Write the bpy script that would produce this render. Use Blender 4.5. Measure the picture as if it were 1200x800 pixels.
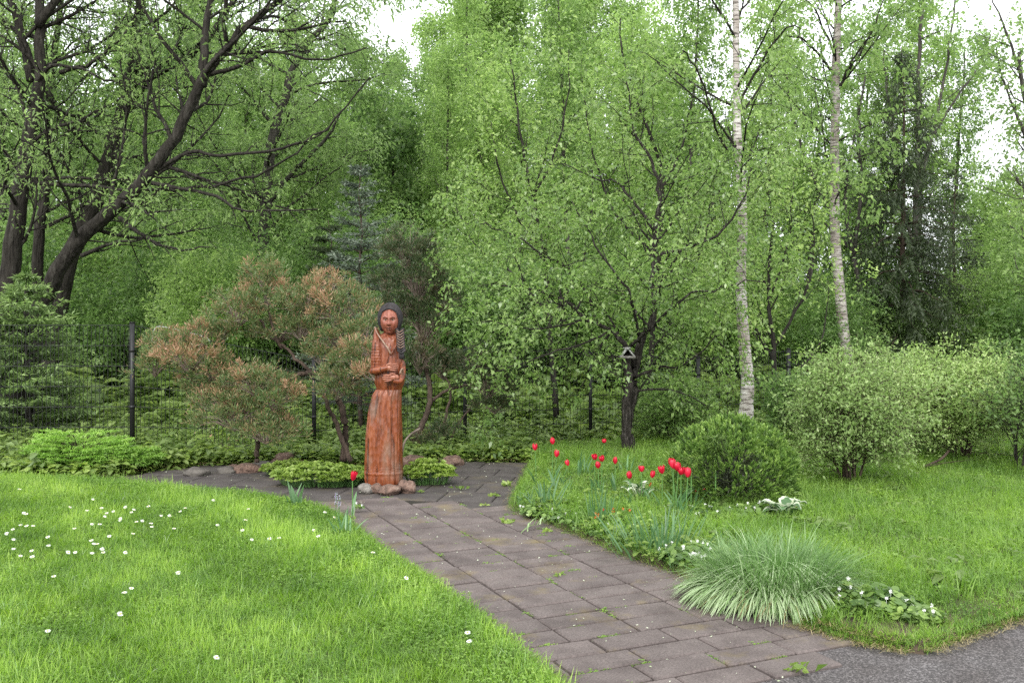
import bpy, bmesh, math, random
import numpy as np
from mathutils import Vector, Matrix, noise as mnoise

for o in list(bpy.data.objects): bpy.data.objects.remove(o)
SC = bpy.context.scene
COL = SC.collection
R = math.radians
rng = np.random.default_rng(7)
random.seed(7)

# ------------------------------------------------------------------ camera
EYE, FPX, HOR = 1.55, 1090.0, 385.0
cam_d = bpy.data.cameras.new('camera'); cam = bpy.data.objects.new('camera', cam_d); COL.objects.link(cam)
cam.location = (0, 0, EYE); cam.rotation_euler = (R(90), 0, 0)
cam_d.sensor_width = 36; cam_d.lens = FPX / 1200 * 36; cam_d.shift_y = -(400 - HOR) / 1200
cam_d.clip_start = .05; cam_d.clip_end = 1500
SC.camera = cam
# ------------------------------------------------------------------ sky and sun (overcast)
SUN_EL, SUN_ROT = 42, 195
w = bpy.data.worlds.new('World'); SC.world = w; w.use_nodes = True
nt = w.node_tree; nt.nodes.clear()
sky = nt.nodes.new('ShaderNodeTexSky'); sky.sky_type = 'NISHITA'; sky.sun_disc = False
sky.sun_elevation = R(SUN_EL); sky.sun_rotation = R(SUN_ROT); sky.dust_density = 6; sky.air_density = 1.5; sky.ozone_density = 1
hs = nt.nodes.new('ShaderNodeHueSaturation'); hs.inputs['Saturation'].default_value = .12; hs.inputs['Value'].default_value = 1.0
mixw = nt.nodes.new('ShaderNodeMixRGB'); mixw.inputs[0].default_value = .75; mixw.inputs[2].default_value = (14.0, 14.6, 15.0, 1)
bg = nt.nodes.new('ShaderNodeBackground'); bg.inputs[1].default_value = .1
wo = nt.nodes.new('ShaderNodeOutputWorld')
nt.links.new(sky.outputs[0], hs.inputs['Color']); nt.links.new(hs.outputs[0], mixw.inputs[1])
nt.links.new(mixw.outputs[0], bg.inputs[0]); nt.links.new(bg.outputs[0], wo.inputs[0])
sd = bpy.data.lights.new('sun', 'SUN'); sd.energy = 1.5; sd.angle = R(25); sd.color = (1, .97, .92)
sun = bpy.data.objects.new('sun', sd); COL.objects.link(sun); sun.location = (0, -5, 20)
el, az = R(SUN_EL), R(SUN_ROT)
sun.rotation_euler = Vector((-math.sin(az) * math.cos(el), -math.cos(az) * math.cos(el), -math.sin(el))).to_track_quat('-Z', 'Y').to_euler()
SC.view_settings.view_transform = 'Standard'; SC.view_settings.look = 'None'
SC.view_settings.gamma = 1; SC.view_settings.exposure = 1.0
SC.render.engine = 'CYCLES'
SC.cycles.max_bounces = 8; SC.cycles.diffuse_bounces = 6; SC.cycles.transmission_bounces = 6; SC.cycles.volume_bounces = 0
SC.cycles.use_denoising = False

def at(px, py, Y):
    return Vector(((px - 600) * Y / FPX, Y, EYE - (py - HOR) * Y / FPX))
def gnd(px, py, z=0.0):
    Y = (EYE - z) * FPX / (py - HOR)
    return ((px - 600) * Y / FPX, Y)
def hgt(py, Y): return EYE - (py - HOR) * Y / FPX

# ------------------------------------------------------------------ materials
MATS = {}
def nodes(name):
    m = bpy.data.materials.new(name); m.use_nodes = True
    t = m.node_tree; t.nodes.clear()
    out = t.nodes.new('ShaderNodeOutputMaterial')
    return m, t, out
def N(t, typ, **kw):
    n = t.nodes.new(typ)
    for k, v in kw.items():
        if k.startswith('i_'): n.inputs[k[2:].replace('_', ' ')].default_value = v
        else: setattr(n, k, v)
    return n
def ramp(t, stops, fac=None):
    r = t.nodes.new('ShaderNodeValToRGB'); cr = r.color_ramp
    while len(cr.elements) < len(stops): cr.elements.new(.5)
    for e, (p, c) in zip(cr.elements, stops): e.position = p; e.color = (*c, 1) if len(c) == 3 else c
    if fac is not None: t.links.new(fac, r.inputs[0])
    return r
def leaf_mat(name, cols, trans=.4, rough=.45, spec=.4, tr_boost=1.7):
    m, t, out = nodes(name)
    a = N(t, 'ShaderNodeAttribute', attribute_name='tint')
    k = len(cols)
    r0_ = ramp(t, [(i / (k - 1), c) for i, c in enumerate(cols)], a.outputs['Fac'])
    r = N(t, 'ShaderNodeHueSaturation'); t.links.new(r0_.outputs[0], r.inputs['Color'])
    green = cols[0][1] > cols[0][0] and not name.startswith('flower')
    if green:      # plants differ from one another; turf has yellower and duller patches on the ground
        if name.startswith('grass') or name == 'leaf_clover':
            gp_ = N(t, 'ShaderNodeNewGeometry'); nz = N(t, 'ShaderNodeTexNoise'); nz.inputs['Scale'].default_value = 1.7; nz.inputs['Detail'].default_value = 5; nz.inputs['Roughness'].default_value = .6
            t.links.new(gp_.outputs['Position'], nz.inputs['Vector']); src = nz.outputs['Fac']; lo, hi, vmin, vmax, hmin, hmax = .32, .68, .76, 1.2, .508, .488
        else:
            oi = N(t, 'ShaderNodeObjectInfo'); src = oi.outputs['Random']; lo, hi, vmin, vmax, hmin, hmax = 0, 1, .82, 1.2, .505, (.489 if name.startswith('leaf') else .5)
        for sock, a0, a1 in (('Value', vmin, vmax), ('Hue', hmin, hmax)):
            mr = N(t, 'ShaderNodeMapRange'); mr.inputs['From Min'].default_value = lo; mr.inputs['From Max'].default_value = hi; mr.inputs['To Min'].default_value = a0; mr.inputs['To Max'].default_value = a1
            t.links.new(src, mr.inputs['Value']); t.links.new(mr.outputs[0], r.inputs[sock])
    b = N(t, 'ShaderNodeBsdfPrincipled'); b.inputs['Roughness'].default_value = rough
    b.inputs['Specular IOR Level'].default_value = spec
    t.links.new(r.outputs[0], b.inputs['Base Color'])
    hs = N(t, 'ShaderNodeHueSaturation'); hs.inputs['Value'].default_value = tr_boost; hs.inputs['Saturation'].default_value = 1.1
    t.links.new(r.outputs[0], hs.inputs['Color'])
    tr = N(t, 'ShaderNodeBsdfTranslucent'); t.links.new(hs.outputs[0], tr.inputs['Color'])
    mx = N(t, 'ShaderNodeMixShader'); mx.inputs[0].default_value = trans
    t.links.new(b.outputs[0], mx.inputs[1]); t.links.new(tr.outputs[0], mx.inputs[2]); t.links.new(mx.outputs[0], out.inputs[0])
    MATS[name] = m; return m
def surf_mat(name, c0, c1, scale=8, rough=.85, bump=.3, stretch=(1, 1, 1), detail=6, c2=None, bscale=None, dist=.02, spec=.3):
    """noise-mottled solid surface in object coordinates"""
    m, t, out = nodes(name)
    tc = N(t, 'ShaderNodeTexCoord'); mp = N(t, 'ShaderNodeMapping'); mp.inputs['Scale'].default_value = stretch
    t.links.new(tc.outputs['Object'], mp.inputs[0])
    n = N(t, 'ShaderNodeTexNoise'); n.inputs['Scale'].default_value = scale; n.inputs['Detail'].default_value = detail; n.inputs['Roughness'].default_value = .65
    t.links.new(mp.outputs[0], n.inputs['Vector'])
    st = [(.3, c0), (.7, c1)] if c2 is None else [(.3, c0), (.55, c1), (.75, c2)]
    r = ramp(t, st, n.outputs['Fac'])
    b = N(t, 'ShaderNodeBsdfPrincipled'); b.inputs['Roughness'].default_value = rough; b.inputs['Specular IOR Level'].default_value = spec
    t.links.new(r.outputs[0], b.inputs['Base Color'])
    n2 = N(t, 'ShaderNodeTexNoise'); n2.inputs['Scale'].default_value = bscale or scale * 3; n2.inputs['Detail'].default_value = 8
    t.links.new(mp.outputs[0], n2.inputs['Vector'])
    bp = N(t, 'ShaderNodeBump'); bp.inputs['Strength'].default_value = bump; bp.inputs['Distance'].default_value = dist
    t.links.new(n2.outputs['Fac'], bp.inputs['Height']); t.links.new(bp.outputs[0], b.inputs['Normal'])
    t.links.new(b.outputs[0], out.inputs[0]); MATS[name] = m; return m

leaf_mat('leaf_forest', [(0.068, .12, .042), (0.141, .22, .075), (0.249, .34, .13)], .55)
leaf_mat('leaf_forest_light', [(0.102, .165, .055), (0.198, .30, .095), (0.328, .44, .17)], .58)
leaf_mat('leaf_willow', [(0.085, .14, .05), (0.164, .25, .085), (0.271, .37, .15)], .58)
leaf_mat('leaf_fruit', [(0.096, .17, .045), (0.203, .31, .09), (0.373, .48, .19)], .50, rough=.32, spec=.55)
leaf_mat('leaf_birch', [(0.096, .16, .05), (0.181, .28, .09), (0.305, .41, .16)], .54)
leaf_mat('leaf_silver', [(.125, .20, .055), (.24, .35, .115), (.42, .51, .235)], .42)
leaf_mat('leaf_understory', [(0.068, .125, .038), (0.141, .23, .07), (0.249, .36, .13)], .54)
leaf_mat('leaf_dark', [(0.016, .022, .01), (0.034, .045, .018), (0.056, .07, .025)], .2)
leaf_mat('needle_fir', [(.07, .11, .04), (.145, .215, .07), (.30, .40, .15)], .35)
leaf_mat('needle_spruce', [(.032, .05, .02), (.06, .085, .036), (.105, .135, .065)], .25)
leaf_mat('needle_blue', [(.05, .07, .048), (.11, .14, .10), (.24, .28, .21)], .2)
leaf_mat('needle_bright', [(.08, .16, .03), (.18, .31, .055), (.33, .46, .12)], .35)
leaf_mat('needle_juniper', [(.05, .095, .03), (.115, .17, .06), (.18, .20, .085), (.30, .17, .10), (.44, .27, .175)], .25)
leaf_mat('needle_dusky', [(.03, .06, .022), (.06, .095, .035), (.085, .10, .045), (.13, .10, .06), (.18, .125, .085)], .2)
leaf_mat('needle_thuja', [(.04, .08, .02), (.115, .20, .04), (.28, .39, .10)], .3)
leaf_mat('grass', [(0.079, .15, .024), (0.169, .30, .044), (0.305, .44, .10)], .5, rough=.45)
leaf_mat('grass_right', [(0.079, .15, .032), (0.169, .29, .052), (0.294, .42, .11)], .5, rough=.45)
leaf_mat('leaf_clover', [(0.090, .17, .03), (0.169, .29, .05), (0.282, .41, .10)], .4)
leaf_mat('leaf_violet', [(0.051, .10, .028), (0.124, .21, .05), (0.249, .36, .10)], .38, rough=.35)
leaf_mat('leaf_cover', [(0.062, .11, .028), (0.124, .19, .05), (0.215, .29, .10)], .4, rough=.4)
leaf_mat('leaf_cover_bright', [(0.102, .17, .035), (0.192, .28, .06), (0.316, .40, .12)], .4)
leaf_mat('blade_blue', [(.06, .13, .05), (.10, .19, .08), (.16, .27, .12)], .3, rough=.35)
leaf_mat('blade_varieg', [(.095, .185, .045), (.205, .325, .115), (.47, .56, .35)], .35, rough=.4)
leaf_mat('leaf_pale', [(.35, .42, .25), (.5, .55, .4), (.62, .66, .52)], .3)
leaf_mat('hosta_green', [(0.034, .08, .03), (0.056, .12, .04), (0.090, .17, .06)], .2, rough=.35)
leaf_mat('flower_white', [(.75, .75, .72), (.8, .8, .78), (.85, .85, .85)], .25, tr_boost=1.05)
leaf_mat('tulip_red', [(.42, .006, .022), (.56, .01, .04), (.68, .03, .07)], .3, rough=.35, tr_boost=1.1)
leaf_mat('primrose_red', [(.35, .02, .02), (.45, .04, .03), (.6, .4, .12)], .2, tr_boost=1.1)
leaf_mat('flower_yellow', [(.7, .5, .05), (.75, .55, .06), (.8, .6, .1)], .2, tr_boost=1.05)
leaf_mat('petal_mauve', [(.3, .26, .4), (.4, .36, .5), (.5, .46, .6)], .3, tr_boost=1.05)
surf_mat('bark_dark', (.010, .0085, .007), (.035, .031, .026), 17, .95, 1.0, (1, 1, .16), c2=(.07, .066, .056), dist=.08, bscale=20, spec=.15)
surf_mat('bark_grey', (.03, .027, .023), (.10, .09, .08), 14, .95, 1.0, (1, 1, .2), dist=.05, spec=.15)
surf_mat('bark_brown', (.035, .025, .02), (.11, .08, .062), 14, .95, 1.0, (1, 1, .2), dist=.04, spec=.15)
surf_mat('bark_far', (.09, .08, .07), (.18, .165, .14), 9, .9, .4, (1, 1, .25))
surf_mat('bark_old', (.012, .010, .008), (.06, .052, .045), 34, .95, 1.0, (1, 1, .2), dist=.08, c2=(.2, .185, .17), spec=.15)
surf_mat('twig_dead', (.12, .09, .07), (.28, .22, .18), 14, .9, .3)
surf_mat('post_black', (.012, .012, .013), (.02, .02, .02), 20, .4, .05)
surf_mat('soil', (.03, .022, .015), (.07, .05, .035), 5, .95, .8, c2=(.09, .075, .04))
surf_mat('turf_soil', (.035, .05, .012), (.06, .09, .02), 6, .95, .8)
surf_mat('stone_red', (.05, .035, .028), (.17, .105, .08), 16, .85, .9, c2=(.26, .21, .17), dist=.03)
surf_mat('stone_pale', (.08, .07, .06), (.27, .25, .22), 16, .85, .9, dist=.03)
surf_mat('stone_grey', (.12, .11, .1), (.28, .26, .24), 9, .85, .5)
surf_mat('feeder_wood', (.12, .11, .1), (.3, .28, .26), 18, .9, .4)
surf_mat('feeder_roof', (.2, .2, .19), (.48, .48, .46), 22, .8, .4)
surf_mat('dark_hole', (.01, .01, .01), (.015, .012, .01), 18, .9, .1)
surf_mat('stem_green', (.07, .16, .04), (.11, .22, .06), 18, .5, .1)
surf_mat('metal_grey', (.3, .3, .3), (.42, .42, .42), 18, .5, .1)

def birch_mat():
    m, t, out = nodes('bark_birch')
    tc = N(t, 'ShaderNodeTexCoord')
    mp = N(t, 'ShaderNodeMapping'); mp.inputs['Scale'].default_value = (3, 3, 22)
    t.links.new(tc.outputs['Object'], mp.inputs[0])
    n = N(t, 'ShaderNodeTexNoise'); n.inputs['Scale'].default_value = 1.6; n.inputs['Detail'].default_value = 5; n.inputs['Roughness'].default_value = .7
    t.links.new(mp.outputs[0], n.inputs['Vector'])
    r = ramp(t, [(.36, (.035, .03, .028)), (.44, (.22, .19, .17)), (.5, (.48, .45, .42)), (.75, (.66, .64, .62))], n.outputs['Fac'])
    n2 = N(t, 'ShaderNodeTexNoise'); n2.inputs['Scale'].default_value = 3; n2.inputs['Detail'].default_value = 4
    t.links.new(tc.outputs['Object'], n2.inputs['Vector'])
    r2 = ramp(t, [(.4, (.52, .46, .42)), (.6, (1, 1, 1))], n2.outputs['Fac'])
    mx = N(t, 'ShaderNodeMixRGB', blend_type='MULTIPLY'); mx.inputs[0].default_value = .8
    t.links.new(r.outputs[0], mx.inputs[1]); t.links.new(r2.outputs[0], mx.inputs[2])
    b = N(t, 'ShaderNodeBsdfPrincipled'); b.inputs['Roughness'].default_value = .75
    t.links.new(mx.outputs[0], b.inputs['Base Color'])
    bp = N(t, 'ShaderNodeBump'); bp.inputs['Strength'].default_value = .5; bp.inputs['Distance'].default_value = .01
    t.links.new(n.outputs['Fac'], bp.inputs['Height']); t.links.new(bp.outputs[0], b.inputs['Normal'])
    t.links.new(b.outputs[0], out.inputs[0]); MATS['bark_birch'] = m
birch_mat()
def birch_variant():
    m = MATS['bark_birch'].copy(); m.name = 'bark_birch_grey'
    for n in m.node_tree.nodes:
        if n.type == 'VALTORGB':
            for e in n.color_ramp.elements: c = e.color; e.color = (c[0] * .74, c[1] * .72, c[2] * .70, 1)
            break
    MATS['bark_birch_grey'] = m
birch_variant()

def slab_mat(name, base, moss):
    """concrete paver: per-slab tone from object random, speckle, stains, ochre lichen"""
    m, t, out = nodes(name)
    tc = N(t, 'ShaderNodeTexCoord'); oi = N(t, 'ShaderNodeObjectInfo')
    geo = N(t, 'ShaderNodeNewGeometry')
    n = N(t, 'ShaderNodeTexNoise'); n.inputs['Scale'].default_value = 90; n.inputs['Detail'].default_value = 6; n.inputs['Roughness'].default_value = .8
    t.links.new(geo.outputs['Position'], n.inputs['Vector'])
    r = ramp(t, [(.3, tuple(c * .55 for c in base)), (.5, base), (.7, tuple(min(1, c * 1.6) for c in base))], n.outputs['Fac'])
    hv = N(t, 'ShaderNodeHueSaturation')
    mr = N(t, 'ShaderNodeMapRange'); mr.inputs['To Min'].default_value = .88; mr.inputs['To Max'].default_value = 1.12
    t.links.new(oi.outputs['Random'], mr.inputs['Value']); t.links.new(mr.outputs[0], hv.inputs['Value']); t.links.new(r.outputs[0], hv.inputs['Color'])
    n2 = N(t, 'ShaderNodeTexNoise'); n2.inputs['Scale'].default_value = 2.3; n2.inputs['Detail'].default_value = 7; n2.inputs['Roughness'].default_value = .65
    t.links.new(geo.outputs['Position'], n2.inputs['Vector'])
    r2 = ramp(t, [(.55, (0, 0, 0)), (.72, (1, 1, 1))], n2.outputs['Fac'])
    mxf = N(t, 'ShaderNodeMath', operation='MULTIPLY'); mxf.inputs[1].default_value = moss
    t.links.new(r2.outputs[0], mxf.inputs[0])
    mx = N(t, 'ShaderNodeMixRGB'); mx.inputs[2].default_value = (.16, .125, .055, 1)
    t.links.new(mxf.outputs[0], mx.inputs[0]); t.links.new(hv.outputs[0], mx.inputs[1])
    n3 = N(t, 'ShaderNodeTexNoise'); n3.inputs['Scale'].default_value = 5; n3.inputs['Detail'].default_value = 5
    t.links.new(geo.outputs['Position'], n3.inputs['Vector'])
    r3 = ramp(t, [(.35, (.68, .66, .66)), (.6, (1, 1, 1))], n3.outputs['Fac'])
    mx2 = N(t, 'ShaderNodeMixRGB', blend_type='MULTIPLY'); mx2.inputs[0].default_value = 1
    t.links.new(mx.outputs[0], mx2.inputs[1]); t.links.new(r3.outputs[0], mx2.inputs[2])
    b = N(t, 'ShaderNodeBsdfPrincipled'); b.inputs['Roughness'].default_value = .82; b.inputs['Specular IOR Level'].default_value = .35
    t.links.new(mx2.outputs[0], b.inputs['Base Color'])
    bp = N(t, 'ShaderNodeBump'); bp.inputs['Strength'].default_value = .5; bp.inputs['Distance'].default_value = .004
    t.links.new(n.outputs['Fac'], bp.inputs['Height']); t.links.new(bp.outputs[0], b.inputs['Normal'])
    t.links.new(b.outputs[0], out.inputs[0]); MATS[name] = m
slab_mat('paver', (.112, .091, .085), .85)
slab_mat('paver_dark', (.062, .053, .05), .4)

def asphalt_mat():
    m, t, out = nodes('asphalt')
    geo = N(t, 'ShaderNodeNewGeometry')
    v = N(t, 'ShaderNodeTexVoronoi'); v.inputs['Scale'].default_value = 130
    t.links.new(geo.outputs['Position'], v.inputs['Vector'])
    r = ramp(t, [(.1, (.03, .026, .026)), (.55, (.075, .066, .066)), (.9, (.18, .165, .165))], v.outputs['Color'])
    n = N(t, 'ShaderNodeTexNoise'); n.inputs['Scale'].default_value = 4; n.inputs['Detail'].default_value = 6
    t.links.new(geo.outputs['Position'], n.inputs['Vector'])
    r3 = ramp(t, [(.35, (.7, .66, .64)), (.65, (1, 1, 1))], n.outputs['Fac'])
    mx2 = N(t, 'ShaderNodeMixRGB', blend_type='MULTIPLY'); mx2.inputs[0].default_value = 1
    t.links.new(r.outputs[0], mx2.inputs[1]); t.links.new(r3.outputs[0], mx2.inputs[2])
    b = N(t, 'ShaderNodeBsdfPrincipled'); b.inputs['Roughness'].default_value = .85
    t.links.new(mx2.outputs[0], b.inputs['Base Color'])
    bp = N(t, 'ShaderNodeBump'); bp.inputs['Strength'].default_value = 1; bp.inputs['Distance'].default_value = .006; bp.invert = True
    t.links.new(v.outputs['Distance'], bp.inputs['Height']); t.links.new(bp.outputs[0], b.inputs['Normal'])
    t.links.new(b.outputs[0], out.inputs[0]); MATS['asphalt'] = m
asphalt_mat()

def wood_mat(name, c_lo, c_mid, c_hi, crack=.8, gloss=.32, wear=True):
    """varnished carved wood: vertical grain, dark drying cracks, paler worn patches"""
    m, t, out = nodes(name)
    tc = N(t, 'ShaderNodeTexCoord')
    mp = N(t, 'ShaderNodeMapping'); mp.inputs['Scale'].default_value = (1, 1, .12)
    t.links.new(tc.outputs['Object'], mp.inputs[0])
    n = N(t, 'ShaderNodeTexNoise'); n.inputs['Scale'].default_value = 34; n.inputs['Detail'].default_value = 8; n.inputs['Roughness'].default_value = .7
    t.links.new(mp.outputs[0], n.inputs['Vector'])
    r = ramp(t, [(.28, c_lo), (.5, c_mid), (.74, c_hi)], n.outputs['Fac'])
    mp2 = N(t, 'ShaderNodeMapping'); mp2.inputs['Scale'].default_value = (1, 1, .05)
    t.links.new(tc.outputs['Object'], mp2.inputs[0])
    n2 = N(t, 'ShaderNodeTexNoise'); n2.inputs['Scale'].default_value = 26; n2.inputs['Detail'].default_value = 3; n2.inputs['Distortion'].default_value = .3
    t.links.new(mp2.outputs[0], n2.inputs['Vector'])
    r2 = ramp(t, [(.35, (1, 1, 1)), (.41, (0, 0, 0))], n2.outputs['Fac'])
    f = N(t, 'ShaderNodeMath', operation='MULTIPLY'); f.inputs[1].default_value = crack; t.links.new(r2.outputs[0], f.inputs[0])
    mx = N(t, 'ShaderNodeMixRGB'); mx.inputs[2].default_value = (.035, .012, .008, 1)
    t.links.new(f.outputs[0], mx.inputs[0]); t.links.new(r.outputs[0], mx.inputs[1])
    last = mx
    if wear:
        n3 = N(t, 'ShaderNodeTexNoise'); n3.inputs['Scale'].default_value = 7; n3.inputs['Detail'].default_value = 6
        mp3 = N(t, 'ShaderNodeMapping'); mp3.inputs['Scale'].default_value = (1, 1, .35); t.links.new(tc.outputs['Object'], mp3.inputs[0])
        t.links.new(mp3.outputs[0], n3.inputs['Vector'])
        r3 = ramp(t, [(.52, (0, 0, 0)), (.68, (.75, .75, .75))], n3.outputs['Fac'])
        mx3 = N(t, 'ShaderNodeMixRGB'); mx3.inputs[2].default_value = (.17, .115, .085, 1)
        t.links.new(r3.outputs[0], mx3.inputs[0]); t.links.new(mx.outputs[0], mx3.inputs[1]); last = mx3
    b = N(t, 'ShaderNodeBsdfPrincipled'); b.inputs['Roughness'].default_value = gloss; b.inputs['Specular IOR Level'].default_value = .4
    t.links.new(last.outputs[0], b.inputs['Base Color'])
    bp = N(t, 'ShaderNodeBump'); bp.inputs['Strength'].default_value = .6; bp.inputs['Distance'].default_value = .004
    vo = N(t, 'ShaderNodeTexVoronoi'); vo.inputs['Scale'].default_value = 26; mv = N(t, 'ShaderNodeMapping'); mv.inputs['Scale'].default_value = (1.3, 1.3, .55)
    t.links.new(tc.outputs['Object'], mv.inputs[0]); t.links.new(mv.outputs[0], vo.inputs['Vector'])
    ad = N(t, 'ShaderNodeMath', operation='MULTIPLY_ADD'); ad.inputs[1].default_value = 1.2; t.links.new(vo.outputs['Distance'], ad.inputs[0]); t.links.new(n.outputs['Fac'], ad.inputs[2])
    t.links.new(ad.outputs[0], bp.inputs['Height']); bp.inputs['Distance'].default_value = .009
    bp2 = N(t, 'ShaderNodeBump'); bp2.inputs['Strength'].default_value = .8; bp2.inputs['Distance'].default_value = .006; bp2.invert = True
    t.links.new(r2.outputs[0], bp2.inputs['Height']); t.links.new(bp.outputs[0], bp2.inputs['Normal'])
    t.links.new(bp2.outputs[0], b.inputs['Normal'])
    t.links.new(b.outputs[0], out.inputs[0]); MATS[name] = m
wood_mat('wood_skirt', (.058, .014, .006), (.185, .047, .016), (.28, .09, .034))
wood_mat('wood_torso', (.055, .013, .006), (.17, .042, .015), (.255, .08, .03), wear=False)
wood_mat('wood_skin', (.14, .045, .03), (.27, .10, .06), (.38, .18, .12), crack=.2, wear=False)
wood_mat('wood_face', (.13, .04, .026), (.22, .066, .04), (.30, .115, .075), crack=.15, wear=False)
wood_mat('wood_hair', (.006, .005, .006), (.016, .013, .014), (.05, .042, .044), crack=.3, gloss=.72, wear=False)
wood_mat('wood_pale', (.12, .06, .04), (.21, .125, .085), (.30, .22, .16), crack=.3, wear=False)

# ------------------------------------------------------------------ mesh helpers
def mesh_np(name, V, F, mat, tint=None, smooth=False):
    """V (n,3); F (m,k) int; tint per face"""
    V = np.asarray(V, dtype=np.float32); F = np.asarray(F, dtype=np.int32)
    me = bpy.data.meshes.new(name)
    m, k = F.shape
    me.vertices.add(len(V)); me.vertices.foreach_set('co', V.ravel())
    me.loops.add(m * k); me.loops.foreach_set('vertex_index', F.ravel())
    me.polygons.add(m)
    me.polygons.foreach_set('loop_start', np.arange(0, m * k, k, dtype=np.int32))
    if smooth: me.polygons.foreach_set('use_smooth', np.ones(m, dtype=bool))
    if tint is not None:
        a = me.attributes.new('tint', 'FLOAT', 'FACE'); a.data.foreach_set('value', np.asarray(tint, dtype=np.float32))
    me.update(calc_edges=True)
    if mat: me.materials.append(MATS[mat] if isinstance(mat, str) else mat)
    return me
def link(name, me, parent=None, loc=None):
    o = bpy.data.objects.new(name, me); COL.objects.link(o)
    if parent: o.parent = parent
    if loc is not None: o.location = loc
    return o
def tag(o, label=None, cat=None, group=None, kind=None):
    if label: o['label'] = label
    if cat: o['category'] = cat
    if group: o['group'] = group
    if kind: o['kind'] = kind
    return o
def empty(name, loc, rz=0, label=None, cat=None, group=None):
    o = bpy.data.objects.new(name, None); COL.objects.link(o); o.location = loc; o.rotation_euler = (0, 0, rz)
    o.empty_display_size = .1
    return tag(o, label, cat, group)
def copy_tree(o, parent=None):
    c = o.copy(); COL.objects.link(c); c.parent = parent
    for ch in list(o.children): copy_tree(ch, c)
    return c

class Geo:
    """collects quads"""
    def __init__(s): s.V = []; s.F = []; s.T = []; s.n = 0
    def add(s, V, F, T=None):
        V = np.asarray(V, float); F = np.asarray(F, int)
        s.V.append(V); s.F.append(F + s.n); s.n += len(V)
        s.T.append(np.full(len(F), .5) if T is None else (np.full(len(F), T) if np.isscalar(T) else T))
    def mesh(s, name, mat, smooth=False):
        return mesh_np(name, np.concatenate(s.V), np.concatenate(s.F), mat, np.concatenate(s.T), smooth)
def norm(a): return a / np.maximum(np.linalg.norm(a, axis=-1, keepdims=True), 1e-9)
def tube(g, pts, rad, n=6, cap=True, T=None, flat=1.0, flatdir=None):
    """tube of quads along pts; caps by shrinking the end ring"""
    P = np.asarray([tuple(p) for p in pts], float); r = np.broadcast_to(np.asarray(rad, float), (len(P),)).copy()
    if cap:
        d0 = norm(P[0] - P[1]); d1 = norm(P[-1] - P[-2])
        P = np.vstack([P[0] + d0 * r[0] * .3, P, P[-1] + d1 * r[-1] * .3]); r = np.concatenate([[r[0] * .05], r, [r[-1] * .05]])
    t = np.gradient(P, axis=0); t = norm(t)
    ref = np.array([0, 0, 1.0]) if abs(t[:, 2]).mean() < .8 else np.array([0, 1.0, 0])
    if flatdir is not None: ref = np.asarray(flatdir, float)
    a = norm(np.cross(t, ref)); b = np.cross(t, a)
    ang = np.arange(n) * 2 * math.pi / n
    V = (P[:, None, :] + (a[:, None, :] * np.cos(ang)[None, :, None] + b[:, None, :] * np.sin(ang)[None, :, None] * flat) * r[:, None, None]).reshape(-1, 3)
    i = np.arange(len(P) - 1)[:, None] * n; j = np.arange(n)[None, :]; k = (j + 1) % n
    F = np.stack([i + j, i + k, i + n + k, i + n + j], -1).reshape(-1, 4)
    g.add(V, F, T)
def spline(pts, per=6):
    P = np.asarray([tuple(p) for p in pts], float)
    if len(P) < 3:
        return np.array([P[0] + (P[-1] - P[0]) * u for u in np.linspace(0, 1, per + 1)])
    Q = np.vstack([2 * P[0] - P[1], P, 2 * P[-1] - P[-2]]); out = []
    for i in range(1, len(Q) - 2):
        for u in np.linspace(0, 1, per, endpoint=False):
            a, b, c, d = Q[i - 1], Q[i], Q[i + 1], Q[i + 2]
            out.append(.5 * ((2 * b) + (-a + c) * u + (2 * a - 5 * b + 4 * c - d) * u * u + (-a + 3 * b - 3 * c + d) * u ** 3))
    out.append(P[-1]); return np.array(out)
def leaves(g, P, D, L, W, tint, droop=0.0, fold=.15):
    """one kite quad per leaf: P base points, D directions, L lengths, W widths"""
    n = len(P); D = norm(D)
    S = norm(np.cross(D, rng.normal(size=(n, 3)) * .6 + np.array([0, 0, .6])))
    U = np.cross(S, D)
    L = np.broadcast_to(L, (n,))[:, None]; W = np.broadcast_to(W, (n,))[:, None]
    tip = P + D * L + np.array([0, 0, -1.0]) * L * droop
    mid = P + D * L * .45
    A = mid + S * W * .5 + U * W * fold; B = mid - S * W * .5 + U * W * fold
    V = np.stack([P, A, tip, B], 1).reshape(-1, 3)
    F = np.arange(4 * n).reshape(n, 4)
    g.add(V, F, np.clip(tint, 0, 1))
def blades(g, P, D, L, W, bend, tint, segs=3, side=None, kink=None):
    """strap leaves: arch over by 'bend'; constant quads"""
    n = len(P); D = norm(D); H = D.copy(); H[:, 2] = 0
    rnd = rng.normal(size=(n, 3)); rnd[:, 2] = 0
    H = norm(H + rnd * .01)
    S = norm(np.cross(H, [0, 0, 1.0]) + rnd * .25) if side is None else side
    L = np.broadcast_to(L, (n,))[:, None]; W = np.broadcast_to(W, (n,))[:, None]; bend = np.broadcast_to(bend, (n,))[:, None]
    rows = []; p = P.copy(); d = D.copy()
    wprof = np.interp(np.linspace(0, 1, segs + 1), [0, .35, .8, 1], [.8, 1, .6, .06])
    for k in range(segs + 1):
        rows.append(np.stack([p - S * W * .5 * wprof[k], p + S * W * .5 * wprof[k]], 1))
        p = p + d * L / segs
        d = norm(d + (H * .6 + np.array([0, 0, -1.0])) * bend / segs)
    V = np.stack(rows, 1).reshape(-1, 3)       # n,(segs+1),2
    base = (np.arange(n) * (segs + 1) * 2)[:, None]
    k = np.arange(segs)[None, :] * 2
    F = np.stack([base + k, base + k + 1, base + k + 3, base + k + 2], -1).reshape(-1, 4)
    g.add(V, F, np.repeat(np.clip(tint, 0, 1), segs))
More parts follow.
